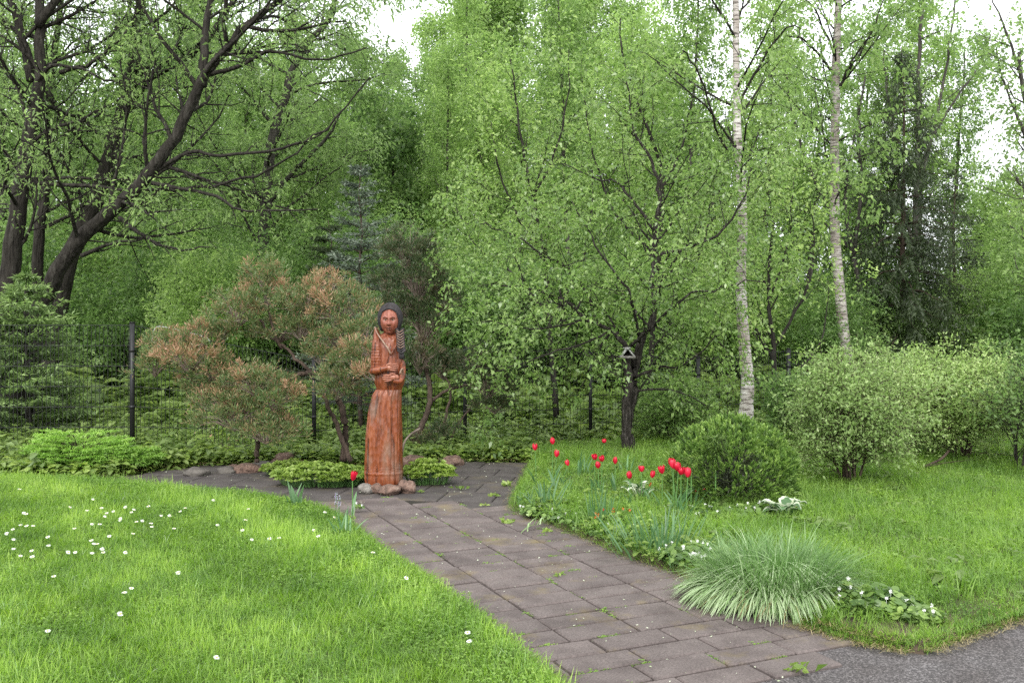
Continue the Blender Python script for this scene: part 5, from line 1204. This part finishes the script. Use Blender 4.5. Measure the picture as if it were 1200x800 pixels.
# leaning red-brown trunk at the right edge
sk = Skel(); limb(sk, [(1176, 480, 22), (1186, 420, 22), (1198, 370, 22), (1215, 300, 22), (1240, 200, 22), (1255, 100, 22)], .2, .1, [dict(QA[0], n=12, t0=.45, len=2), QA[1], QA[2]])
make_tree('leaning_tree', sk, 'bark_brown', 'leaf_forest_light', 'leaning red brown trunk at the right picture edge', 'tree', nmax=12, per=6, size=.12, spread=.1)
rebase(bpy.data.objects['leaning_tree'], (*gxy(1176, 22), 0))
sapling('twiggy_tree', [([(1070, 450), (1072, 300), (1075, 180), (1078, 60), (1082, -20)], .09, .03), ([(1073, 230), (1095, 150), (1110, 70), (1120, 0)], .05, .02), ([(1072, 300), (1050, 200), (1042, 120), (1035, 60)], .05, .02), ([(1074, 200), (1110, 130), (1145, 80), (1160, 40)], .035, .012)], 23, 'thin crowned bare stemmed tree above the dark spruce', bark='bark_grey', leafm='leaf_forest_light', Q=[dict(QG[0], n=1.0, len=1.8), dict(QG[1], n=6), QG[2]], per=4, size=.11, spread=.08)
sapling('twiggy_tree', [([(1020, 470), (1006, 330), (990, 240), (1002, 150)], .07, .02), ([(1000, 300), (1010, 220), (1006, 150), (1012, 90)], .05, .02), ([(992, 290), (950, 200), (930, 140), (920, 80)], .04, .015)], 20, 'grey forked tree just right of the thicker birch', bark='bark_grey', leafm='leaf_forest_light', Q=[dict(QG[0], n=1.0, len=1.6), dict(QG[1], n=6), QG[2]], per=5, size=.10, spread=.08)
sapling('twiggy_tree', [([(1260, 480), (1240, 350), (1225, 250), (1205, 150), (1195, 60)], .1, .03), ([(1228, 260), (1200, 220), (1180, 200)], .03, .01), ([(1215, 190), (1185, 120), (1165, 60)], .03, .01), ([(1200, 100), (1180, 40), (1160, -10)], .03, .01)], 17, 'light leaved tree reaching in from the right picture edge', bark='bark_grey', leafm='leaf_birch', Q=[dict(QG[0], n=2.2, len=1.6), dict(QG[1], n=8), QG[2]], per=9, size=.08, spread=.08)
# ------------------------------------------------------------------ flowers and plants of the bed
def petal_cup(g, c, r, h, n=6, mat=None, open_=.0):
    open_ = rng.uniform(-.12, .4); r *= rng.uniform(.82, 1.18); h *= rng.uniform(.85, 1.2)
    """closed tulip head: two whorls of broad overlapping petals"""
    for k in range(n):
        a = k * 2 * math.pi / n; ro = rng.uniform(1.0, 1.16) if k % 2 else rng.uniform(.84, .92); hk = h * rng.uniform(.88, 1.1)
        rows = []
        for t, rad, wd in ((0, .25, .5), (.25, .85, .95), (.55, 1.0, 1.05), (.82, .82 + open_, .8), (1.0, .45 + open_, .12)):
            row = []
            for s in (-1, -.4, .4, 1):
                aa = a + s * wd * .62; rr = r * rad * ro * (1 - .06 * abs(s))
                row.append((c[0] + math.cos(aa) * rr, c[1] + math.sin(aa) * rr, c[2] + hk * t * (1 - .05 * abs(s))))
            rows.append(row)
        V = np.array(rows).reshape(-1, 3); F = [[i * 4 + j, i * 4 + j + 1, (i + 1) * 4 + j + 1, (i + 1) * 4 + j] for i in range(4) for j in range(3)]
        g.add(V, F, .5 + rng.normal() * .2)
def tulip(px, py, Y, label, z0=.03, tilt=(0, 0), r=.026, lv=2, parent_h=None):
    p = at(px, py, Y); h = p.z - z0
    root = empty('tulip', (p.x - tilt[0] * h, Y, z0), 0, label, 'tulip', 'red tulips')
    sp = spline([(0, 0, 0), (tilt[0] * h * .3, 0, h * .5), (tilt[0] * h, tilt[1] * h, h - .02)], 4); g = Geo(); tube(g, sp, .0038, 6, False)
    link('stem', g.mesh('stem', 'stem_green', True), root)
    g = Geo(); petal_cup(g, (0, 0, 0), r, r * 2.5); b = link('bloom', g.mesh('bloom', 'tulip_red', True), root, tuple(sp[-1])); b.rotation_euler = (rng.normal() * .2, tilt[0] * 2 + rng.normal() * .15, rng.uniform(0, 6))
    for k in range(lv):
        g = Geo(); a = rng.uniform(0, 6.28); blades(g, np.array([[0, 0, 0.]]), np.array([[math.cos(a) * .35, math.sin(a) * .35, 1]]), h * rng.uniform(.6, .8), .03, .7, np.array([.5]), 5)
        link('leaf', g.mesh('leaf', 'blade_blue'), root)
for px, py, Y, l, tl in [(413, 560, 7.55, 'single red tulip by the path at the statue foot', 0), (627, 525, 8.9, 'leftmost red tulip above the strap-leaved clump at the bed corner', -.03), (648, 518, 8.9, 'highest red tulip at the bed corner', .02), (652, 533, 8.6, 'red tulip just below the highest one at the bed corner', .03),
                         (666, 543, 8.9, 'red tulip tilted right beside the bed corner clump', .25), (708, 517, 10.6, 'small distant red tulip near the rugged trunk', 0), (697, 536, 8.6, 'red tulip upper left of the three crowded together', 0), (706, 538, 8.5, 'red tulip on the right in the crowded trio', .03),
                         (701, 546, 8.3, 'lowest red tulip in the crowded trio', -.02), (721, 541, 8.5, 'red tulip just right of the crowded trio', 0), (738, 558, 7.9, 'lowest red tulip in the middle of the bed', 0), (752, 550, 8.1, 'red tulip above and right of the lowest middle one', 0),
                         (764, 557, 7.9, 'small red tulip between the middle pair and larger right bloom', 0), (776, 552, 7.7, 'large round red tulip left of the diagonal row by thuja', 0), (786, 542, 7.6, 'topmost red tulip in the diagonal row by the thuja', -.1), (789, 546, 7.5, 'second red tulip down the diagonal row by the thuja', .0),
                         (795, 549, 7.5, 'third red tulip down the diagonal row by thuja', .05), (798, 553, 7.4, 'fourth red tulip down the diagonal row by thuja', 0), (806, 556, 7.3, 'last and lowest red tulip in the diagonal row by thuja', .04)]:
    tulip(px, py, Y, l, tilt=(tl, 0), r=.027 if Y < 7.8 else .025)

def strap_clump(name, px, py, n, h, w, mat, label, cat='plant', bend=.5, lean=.35, spread=.06, group=None, tint=.5, segs=5, parts=None):
    X, Y = gnd(px, py); root = empty(name, (X, Y, .02), 0, label, cat, group)
    g = Geo(); P = rng.normal(size=(n, 3)) * spread; P[:, 2] = 0; D = rng.normal(size=(n, 3)) * lean; D[:, 2] = 1; D[:, :2] += P[:, :2] * 2
    blades(g, P, D, h * rng.uniform(.6, 1.15, n), w * rng.uniform(.7, 1.2, n), rng.uniform(.3, 1.2, n) * bend, tint + rng.normal(size=n) * .2, segs)
    o = link('leaves', g.mesh('leaves', mat), root); return root
strap_clump('daffodil_leaves', 640, 603, 26, .34, .02, 'blade_blue', 'strap leaved clump at the bed corner below two tulips', bend=.6, lean=.35)
strap_clump('daffodil_leaves', 684, 562, 14, .3, .018, 'blade_blue', 'small strap leaved tuft behind the bed corner', bend=.7, lean=.35)
strap_clump('daffodil_leaves', 704, 618, 26, .36, .014, 'blade_blue', 'upright strap leaved clump beside the red primroses', bend=.25, lean=.16)
strap_clump('daffodil_leaves', 776, 652, 80, .33, .014, 'blade_blue', 'largest upright blue green strap clump at the path edge', bend=.4, lean=.25, spread=.11)
strap_clump('daffodil_leaves', 735, 560, 10, .25, .018, 'blade_blue', 'strap leaves under the middle tulips', bend=.6, lean=.3)
strap_clump('daffodil_leaves', 800, 600, 14, .28, .018, 'blade_blue', 'strap leaves under the diagonal tulip row', bend=.6, lean=.3)
strap_clump('iris_leaves', 345, 598, 7, .24, .04, 'blade_blue', 'broad pointed leaves standing at the terrace lawn edge', bend=.25, lean=.3, spread=.02, tint=.7)
strap_clump('iris_leaves', 405, 632, 14, .22, .018, 'blade_blue', 'narrow grey green leaves at the path edge below tulip', bend=.5, lean=.35, spread=.03, tint=.7)
strap_clump('iris_leaves', 628, 618, 8, .3, .012, 'blade_varieg', 'pale wilted leaves lying on paving at bed corner', bend=2.5, lean=1.2, spread=.03)
# lily stalk with whorled leaves against the thuja
X, Y = gnd(838, 600); root = empty('lily_plant', (X, Y, .02), 0, 'upright lily stalk with whorls of narrow leaves before the thuja', 'plant')
g = Geo(); tube(g, [(0, 0, 0), (.005, 0, .3), (.0, 0, .62)], [.008, .007, .004], 6, False); link('stem', g.mesh('stem', 'stem_green', True), root)
g = Geo(); n = 150; z = np.concatenate([rng.uniform(.08, .5, 70), rng.uniform(.46, .62, 80)]); a = rng.uniform(0, 6.28, n); P = np.column_stack([np.zeros(n), np.zeros(n), z]); blades(g, P, np.column_stack([np.cos(a), np.sin(a), rng.uniform(.2, .8, n)]), rng.uniform(.10, .17, n), .014, 1.0, .55 + rng.normal(size=n) * .15, 4); link('leaves', g.mesh('leaves', 'leaf_cover'), root)
X, Y = gnd(815, 606); root = empty('lily_plant', (X, Y + .2, .02), 0, 'smaller lily stalk left of the taller one before the thuja', 'plant')
g = Geo(); tube(g, [(0, 0, 0), (.005, 0, .25), (.0, 0, .45)], [.007, .006, .004], 6, False); link('stem', g.mesh('stem', 'stem_green', True), root)
g = Geo(); n = 110; z = np.concatenate([rng.uniform(.08, .4, 50), rng.uniform(.34, .45, 60)]); a = rng.uniform(0, 6.28, n); P = np.column_stack([np.zeros(n), np.zeros(n), z]); blades(g, P, np.column_stack([np.cos(a), np.sin(a), rng.uniform(.2, .8, n)]), rng.uniform(.08, .13, n), .009, 1.0, .55 + rng.normal(size=n) * .15, 4); link('leaves', g.mesh('leaves', 'leaf_cover'), root)

# variegated grass hummock spilling on the paving
X, Y = gnd(908, 702); Y0 = Y
root = empty('variegated_grass', (X, Y, .02), 0, 'big arching clump of white striped ornamental grass spilling onto paving', 'grass clump')
def hummock(n, rx, ry, h, w, mat, tint, bend, out, front=False, zlift=0):
    g = Geo(); a = rng.uniform(0, 6.28, n) if not front else rng.uniform(math.pi * 1.02, math.pi * 1.98, n)
    r = np.sqrt(rng.random(n)); P = np.column_stack([np.cos(a) * r * rx, np.sin(a) * r * ry, np.full(n, zlift)])
    D = np.column_stack([np.cos(a) * r * out + rng.normal(size=n) * .2, np.sin(a) * r * out + rng.normal(size=n) * .2, np.ones(n)])
    blades(g, P, D, h * rng.uniform(.65, 1.15, n), w * rng.uniform(.7, 1.2, n), bend * rng.uniform(.6, 1.3, n), tint + rng.normal(size=n) * .2, 6); return g
g = hummock(1700, .31, .30, .36, .006, 'grass', .2, .9, .4); link('inner_blades', g.mesh('inner_blades', 'blade_varieg'), root)
g = Geo()
n = 2600; a = rng.uniform(math.pi * .9, math.pi * 1.97, n); r = rng.random(n) ** .45
P = np.column_stack([np.cos(a) * r * .36, np.sin(a) * r * .22, .02 + .15 * (1.05 - r)]); az = a + rng.normal(size=n) * .35 - .25
D = np.column_stack([np.cos(az), np.sin(az), rng.uniform(.3, 1.3, n)]); blades(g, P, D, rng.uniform(.15, .34, n), .0105 * rng.uniform(.7, 1.3, n), rng.uniform(1.6, 3.2, n), rng.normal(size=n) * .2 + .85, 6)
link('drooping_blades', g.mesh('drooping_blades', 'blade_varieg'), root)
g = hummock(420, .36, .3, .42, .007, 'blade_varieg', .5, 1.1, .5); link('outer_blades', g.mesh('outer_blades', 'blade_varieg'), root)
g = hummock(150, .34, .3, .34, .006, 'straw', .5, 2.2, .9); DEADB = (g, root)

# round-leaved violets with white flowers
def round_leaf(g, c, nrm, r, tint):
    nrm = norm(np.array(nrm, float)); a = norm(np.cross(nrm, [.3, 1, .1])); b = np.cross(nrm, a)
    ang = np.linspace(.35, 2 * math.pi - .35, 9); rim = [c + (a * math.cos(t) + b * math.sin(t)) * r * (1 - .12 * math.cos(t)) * (1 if t else 1) + nrm * r * .16 for t in ang]
    V = [c] + rim; F = [[0, i, i + 1, i + 2] for i in range(1, 8, 2)]; g.add(np.array(V), F, tint)
def violets(px, py, rx, ry, n, nf, label, r=.028, h=.1, mat='leaf_violet', X_=None):
    X, Y = gnd(px, py); root = empty('violets', (X, Y, .02), 0, label, 'flowering plant', 'white violets along the bed edge'); g = Geo(); st = Geo(); fg = Geo()
    for i in range(n):
        a = rng.uniform(0, 6.28); q = math.sqrt(rng.random()); c = np.array([math.cos(a) * q * rx, math.sin(a) * q * ry, h * rng.uniform(.45, 1.15) * (1.1 - .55 * q)])
        round_leaf(g, c, np.array([math.cos(a) * .5 * q, math.sin(a) * .5 * q, 1]) + rng.normal(size=3) * .35, r * rng.uniform(.6, 1.25), np.clip(.5 + rng.normal() * .25, 0, 1))
        tube(st, [(c[0] * .6, c[1] * .6, 0), c], .0016, 3, False)
    link('leaves', g.mesh('leaves', mat), root); link('stems', st.mesh('stems', 'stem_green'), root)
    for i in range(nf):
        a = rng.uniform(0, 6.28); q = math.sqrt(rng.random()); c = np.array([math.cos(a) * q * rx, math.sin(a) * q * ry, h * rng.uniform(1.0, 1.35) * (1.1 - .4 * q)])
        f = Geo()
        for k in range(5):
            aa = k * 1.257 + .3; leaves(f, np.array([[0, 0, 0.]]), np.array([[math.cos(aa), -.35, math.sin(aa)]]), .0135, .012, np.array([.5]), 0, 0)
        tube(f, [(0, 0, -.03), (0, 0, 0)], .001, 3, False)
        link('blossom', f.mesh('blossom', 'flower_white'), root, tuple(c))
violets(1030, 724, .24, .13, 300, 6, 'round leaved violet patch at the tip of the grass point by asphalt', .023, .14)
violets(1078, 735, .13, .08, 110, 4, 'small violet patch furthest right beside the asphalt', .02, .09)
violets(990, 722, .1, .09, 80, 2, 'violet patch directly right of the striped grass clump', .025, .15)
violets(808, 664, .2, .16, 220, 14, 'white flowered violet patch left of the striped grass clump', .026, .12)
violets(835, 676, .12, .1, 60, 5, 'violet patch tucked under the left side of the striped grass', .026, .1)
violets(722, 630, .24, .12, 190, 6, 'white violets under the red primroses at path edge', .02, .07)
violets(820, 612, .42, .2, 380, 16, 'wide white flowered violet band in front of the thuja', .024, .1)
violets(882, 609, .25, .14, 190, 8, 'white violets between thuja and striped hosta', .024, .1)
violets(634, 606, .18, .12, 130, 5, 'round leaved violets at the foot of bed corner clump', .028, .08)
violets(665, 612, .2, .14, 130, 6, 'white violets right of the bed corner', .018, .06)
violets(420, 600, .05, .04, 14, 2, 'tiny violet tuft at the left path edge', .02, .05)
# low leafy cover filling the bed along the paving edge
BAND = [gnd(*p) for p in [(606, 592), (612, 603), (652, 616), (692, 632), (742, 654), (792, 670), (838, 690), (870, 672), (840, 640), (800, 612), (730, 590), (660, 578), (615, 580)]]
P = sample(BAND, 170)
bc = [rosette(7, .055, .038, 'leaf_violet', .35 + .15 * i, .06 + .02 * i) for i in range(3)] + [rosette(9, .08, .04, 'leaf_cover_bright', .5, .1), clover(12, .06, .04, .02, 'leaf_violet', .6), tuft(5, 8, .17, .006, .03, 'blade_blue', .5, .9)]
o = scatter('bed_cover', np.column_stack([P, np.full(len(P), .02)]), rng.uniform(0, 6.28, len(P)), rng.uniform(.6, 1.25, len(P)), rng.choice(6, len(P), p=[.22, .22, .16, .12, .2, .08]), bc, .15); o['kind'] = 'stuff'
# primroses: dark red with yellow eye
def primrose(px, py, label, nf, col='primrose_red'):
    X, Y = gnd(px, py); root = empty('primrose', (X, Y, .03), 0, label, 'flower', 'primroses in the bed')
    g = Geo(); n = 10; a = np.arange(n) * 2.4; blades(g, np.zeros((n, 3)), np.column_stack([np.cos(a), np.sin(a), np.full(n, .6)]), .1, .035, 1.2, .5 + rng.normal(size=n) * .15, 4); link('leaves', g.mesh('leaves', 'leaf_cover_bright'), root)
    for i in range(nf):
        c = (rng.normal() * .03, rng.normal() * .02, .09 + rng.random() * .035); f = Geo(); e = Geo()
        for k in range(5):
            aa = k * 1.257; leaves(f, np.array([[0, 0, 0.]]), np.array([[math.cos(aa), -.5, math.sin(aa)]]), .014, .014, np.array([rng.random() * .6]), 0, 0)
        b = link('blossom', f.mesh('blossom', col), root, c)
        for k in range(5):
            aa = k * 1.257 + .3; leaves(e, np.array([[0, -.003, 0.]]), np.array([[math.cos(aa), -.2, math.sin(aa)]]), .0055, .006, np.array([.5]), 0, 0)
        link('flower_eye', e.mesh('flower_eye', 'flower_yellow'), b)
primrose(699, 624, 'red and yellow primrose leftmost at the path edge', 5); primrose(711, 619, 'red primrose second from the left at the path edge', 4); primrose(721, 617, 'small red primrose between its neighbours at path edge', 2); primrose(731, 620, 'small red primrose rightmost at the path edge', 2)
primrose(761, 586, 'dark red primrose left of the white leaved hosta', 6); primrose(820, 592, 'pale orange red primrose right of the white leaved hosta', 4)
# hostas
def hosta(px, py, label, n, L, W, edge, core, up=.5):
    X, Y = gnd(px, py); root = empty('hosta', (X, Y, .02), 0, label, 'hosta')
    for i in range(n):
        a = i * 2.4 + rng.random(); el_ = up * rng.uniform(.4, 1.3); d = norm(np.array([math.cos(a), math.sin(a), el_])); s = norm(np.cross(d, [0, 0, 1.0])); u = np.cross(s, d)
        l = L * rng.uniform(.75, 1.15); w_ = W * rng.uniform(.8, 1.15); gi = Geo(); ge = Geo(); st = np.array([math.cos(a) * rng.uniform(.03, .12), math.sin(a) * rng.uniform(.03, .08), rng.uniform(.06, .13)])
        cols = []; ts = np.linspace(0, 1, 9)
        for t in ts:
            c = st + d * l * t - np.array([0, 0, 1]) * l * .55 * t * t + d * 0; ww = w_ * math.sin(math.pi * min(1, t ** .7 * .98 + .02)) ** .8 * .5 + .001
            cols.append([c - s * ww + u * ww * .45, c - s * ww * .66 + u * ww * .18, c, c + s * ww * .66 + u * ww * .18, c + s * ww + u * ww * .45])
        V = np.array(cols).reshape(-1, 3); FI = [[k * 5 + j, k * 5 + j + 1, (k + 1) * 5 + j + 1, (k + 1) * 5 + j] for k in range(8) for j in (1, 2)]; FE = [[k * 5 + j, k * 5 + j + 1, (k + 1) * 5 + j + 1, (k + 1) * 5 + j] for k in range(8) for j in (0, 3)]
        gi.add(V, FI, rng.uniform(.2, .9)); ge.add(V, FE, rng.uniform(.2, .9)); tube(gi, [(0, 0, 0), st], .004, 4, False)
        lf = link('leaf', gi.mesh('leaf', core, True), root); link('leaf_margin', ge.mesh('leaf_margin', edge, True), lf)
hosta(920, 612, 'hosta with dark leaves edged in white between thuja and striped grass', 15, .17, .11, 'leaf_pale', 'hosta_green', 1.3)
hosta(748, 590, 'hosta with mostly white leaves among the tulips', 14, .16, .075, 'hosta_green', 'leaf_pale', 1.6)

# grape hyacinth like mauve bells at left path edge
X, Y = gnd(392, 622); root = empty('bluebells', (X, Y, .03), 0, 'faded mauve flower spikes on thin stalks at left path edge', 'flower')
for k in range(4):
    g = Geo(); x, y = rng.normal() * .05, rng.normal() * .03; h = rng.uniform(.14, .26); tube(g, [(x, y, 0), (x + .01, y, h)], .002, 4, False); link('stem', g.mesh('stem', 'stem_green'), root)
    g = Geo(); n = 26; P = np.column_stack([np.full(n, x + .008), np.full(n, y), h - rng.random(n) * .06]); leaves(g, P + rng.normal(size=(n, 3)) * .004, rdir(n), .012, .008, rng.random(n)); link('bloom', g.mesh('bloom', 'petal_mauve'), root)

# ground elder clumps beside the statue
def leafy_clump(px, py, rx, ry, h, n, label, mat='leaf_cover_bright', L=.06):
    X, Y = gnd(px, py); root = empty('leafy_clump', (X, Y, 0), 0, label, 'plant'); g = Geo(); st = Geo()
    for i in range(n):
        a = rng.uniform(0, 6.28); q = math.sqrt(rng.random()); hh = h * (1.05 - .5 * q * q) * rng.uniform(.6, 1.1); x, y = math.cos(a) * q * rx, math.sin(a) * q * ry
        for k in range(5):
            aa = a + (k - 2) * .8 + rng.normal() * .2; leaves(g, np.array([[x, y, hh]]), np.array([[math.cos(aa), math.sin(aa), .15]]), L * rng.uniform(.7, 1.1), L * .5, np.array([.5 + rng.normal() * .2]), .25)
        tube(st, [(x * .8, y * .8, 0), (x, y, hh)], .002, 3, False)
    link('leaves', g.mesh('leaves', mat), root); link('stems', st.mesh('stems', 'stem_green'), root)
leafy_clump(378, 568, .5, .22, .2, 520, 'spreading leafy green clump on the terrace left of statue')
leafy_clump(420, 566, .2, .15, .16, 150, 'small leafy clump touching the left side of the statue stones')
leafy_clump(502, 566, .26, .17, .22, 260, 'rounded bright leafy clump right of the statue')
leafy_clump(340, 556, .3, .15, .14, 200, 'low leafy clump under the juniper in front of the rocks')
# weeds springing from the paving
for i, (px, py, s, l) in enumerate([(540, 572, .09, 'weed sprout in the terrace right of statue'), (594, 568, .10, 'weed sprout with spreading leaves far up the terrace'), (577, 580, .07, 'weed sprout in the terrace joint nearer the path'), (596, 612, .09, 'leafy weed at the top of the path near the bed corner'), (567, 591, .05, 'small weed at the curved joint where path begins'), (640, 622, .07, 'grassy weed on the path beside the bed'), (492, 576, .05, 'weed beside the stones right of the statue'), (655, 674, .05, 'round leaved weed in the middle of the path'), (575, 726, .05, 'small round leaved weed near the lower left path edge'), (935, 785, .09, 'flat green weed between the last slabs and asphalt'), (585, 690, .0, '')]):
    if s == 0: continue
    X, Y = gnd(px, py); root = empty('weed', (X, Y, -.004), 0, l, 'weed', 'weeds in the paving')
    g = Geo(); n = 12; a = rng.uniform(0, 6.28, n); P = rng.normal(size=(n, 3)) * s * .3; P[:, 2] = 0; leaves(g, P, np.column_stack([np.cos(a), np.sin(a), rng.uniform(.2, 1.2, n)]), s * rng.uniform(.5, 1, n), s * .35, .5 + rng.normal(size=n) * .2, .2); link('leaves', g.mesh('leaves', 'leaf_cover_bright'), root)

# daisies
def daisy_mesh(r):
    g = Geo(); n = 15; a = np.arange(n) * 6.283 / n; leaves(g, np.zeros((n, 3)), np.column_stack([np.cos(a), np.sin(a), np.full(n, .12)]), r, r * .42, rng.random(n), 0, 0); return g.mesh('petals', 'flower_white')
def daisy_eye(r):
    g = Geo(); tube(g, [(0, 0, 0), (0, 0, r * .22), (0, 0, r * .3)], [r * .36, r * .33, r * .1], 8); return g.mesh('flower_eye', 'flower_yellow', True)
def daisy_stem(h):
    g = Geo(); tube(g, [(0, 0, -h), (0, 0, 0)], .0014, 4, False); return g.mesh('stem', 'stem_green', True)
dm, de, ds_ = [daisy_mesh(.0125), daisy_mesh(.0145)], daisy_eye(.012), daisy_stem(.075)
DA = [(23, 573), (109, 585), (82, 594), (28, 601), (31, 602), (102, 598), (119, 595), (133, 599), (125, 601), (147, 594), (154, 600), (157, 597), (174, 593), (217, 595), (211, 599), (250, 586), (291, 596), (24, 615), (31, 616), (39, 616), (15, 620), (8, 625), (87, 619), (108, 614), (117, 614), (123, 605), (141, 607), (141, 609), (160, 611), (167, 610), (177, 613), (178, 617), (189, 604), (199, 604), (204, 619), (16, 632), (56, 629), (57, 639), (37, 645), (38, 652), (24, 651), (16, 643), (107, 633), (110, 637), (114, 637), (120, 643), (121, 647), (108, 648), (128, 628), (147, 647), (156, 625), (80, 647), (88, 647), (255, 615), (284, 621), (288, 609), (295, 632), (316, 631), (327, 630), (368, 621), (373, 628), (381, 600), (392, 606), (209, 671), (63, 675), (437, 647), (476, 677), (146, 694), (154, 689)]
DL = {(141, 719): 'lone white daisy above the bottom left bloom', (56, 739): 'white daisy low at the left of the lawn', (254, 770): 'white daisy lowest in the left lawn', (548, 741): 'white daisy at the lawn rim by the lower path', (550, 751): 'second white daisy just below its twin at lawn rim', (154, 689): 'larger of two paired white daisies in mid lawn', (146, 694): 'smaller of two paired white daisies in mid lawn', (476, 677): 'white daisy at the lawn rim halfway down the path', (23, 573): 'solitary white daisy at the far left back of lawn'}
for i, (px, py) in enumerate(list(dict.fromkeys(DA + list(DL)))):
    z = .095; X, Y = gnd(px, py, z)
    root = empty('daisy', (X, Y, z), rng.uniform(0, 6), DL.get((px, py), 'small white daisy in the scattered drift across the left lawn'), 'daisy', 'daisies in the left lawn')
    root.rotation_euler = (R(rng.uniform(5, 30)), rng.normal() * .15, rng.uniform(0, .5)); root.scale = (1.15,) * 3 if i % 3 else (1.3,) * 3
    link('petals', dm[i % 2], root); link('flower_eye', de, root); link('stem', ds_, root)
# grass fringe hanging over the paving edges
def fringe(edge, n, sgn, h, mat):
    g = Geo(); E = np.array(edge); seg = np.linalg.norm(np.diff(E, axis=0), axis=1); cum = np.concatenate([[0], np.cumsum(seg)]); s = rng.random(n) * cum[-1]
    x = np.interp(s, cum, E[:, 0]); y = np.interp(s, cum, E[:, 1]); k = np.clip(np.searchsorted(cum, s) - 1, 0, len(seg) - 1); tdir = np.diff(E, axis=0)[k] / seg[k][:, None]; nr = np.column_stack([tdir[:, 1], -tdir[:, 0]]) * sgn
    P = np.column_stack([x - nr[:, 0] * rng.uniform(0, .05, n), y - nr[:, 1] * rng.uniform(0, .05, n), np.full(n, .02)]); off = rng.uniform(-.03, .09, n) ; P[:, 0] += nr[:, 0] * off; P[:, 1] += nr[:, 1] * off; P[:, 2] = .02 - np.clip(off, 0, 1) * .4; D = np.column_stack([nr * .6 + rng.normal(size=(n, 2)) * .5, np.full(n, .9)])
    blades(g, P, D, h * rng.uniform(.4, 1.2, n), .0036, 1.2 * rng.random(n), .5 + rng.normal(size=n) * .2, 4); return g.mesh('edge_grass', mat)
o = link('edge_grass', fringe(EDGE_L, 7000, 1, .07, 'grass')); o['kind'] = 'stuff'
o = link('edge_grass', fringe(EDGE_R, 6500, -1, .07, 'grass_right')); o['kind'] = 'stuff'
o = link('edge_grass', fringe([gnd(1055, 757), gnd(1110, 742), gnd(1160, 727), gnd(1200, 717), (3.6, 5.6)], 6500, -1, .04, 'grass_right')); o['kind'] = 'stuff'
# straw, crumbs and short dead grass where turf meets asphalt and paving
leaf_mat('straw', [(.12, .09, .04), (.22, .17, .08), (.36, .30, .16)], .2)
link('dead_blades', DEADB[0].mesh('dead_blades', 'straw'), DEADB[1])
def straw(edge, n, sgn, lo, hi):
    g = Geo(); E = np.array(edge); seg = np.linalg.norm(np.diff(E, axis=0), axis=1); cum = np.concatenate([[0], np.cumsum(seg)]); s = rng.random(n) * cum[-1]
    x = np.interp(s, cum, E[:, 0]); y = np.interp(s, cum, E[:, 1]); k = np.clip(np.searchsorted(cum, s) - 1, 0, len(seg) - 1); tdir = np.diff(E, axis=0)[k] / seg[k][:, None]; nr = np.column_stack([tdir[:, 1], -tdir[:, 0]]) * sgn
    off = lo + (hi - lo) * rng.random(n) ** 1.6; P = np.column_stack([x + nr[:, 0] * off, y + nr[:, 1] * off, np.where(off < .03, .025, .002)]); D = np.column_stack([rng.normal(size=(n, 2)), rng.uniform(.0, .5, n)])
    blades(g, P, D, rng.uniform(.01, .05, n), .0032, .9 * rng.random(n), rng.random(n), 2); return g.mesh('dry_litter', 'straw')
TIP = [gnd(940, 728), gnd(1000, 746), gnd(1070, 758), gnd(1092, 751), gnd(1110, 744), gnd(1160, 727), gnd(1200, 717), (3.6, 5.6)]
for e, n, sg in ((TIP, 5200, 1), (EDGE_R, 3200, -1), (EDGE_L, 1800, 1), ([(x, y - .02) for x, y in FAR], 1500, 1)):
    o = link('dry_litter', straw(e, n, sg, -.05, .14)); o['kind'] = 'stuff'
o = link('edge_grass', fringe(TIP, 7000, 1, .05, 'grass_right')); o['kind'] = 'stuff'
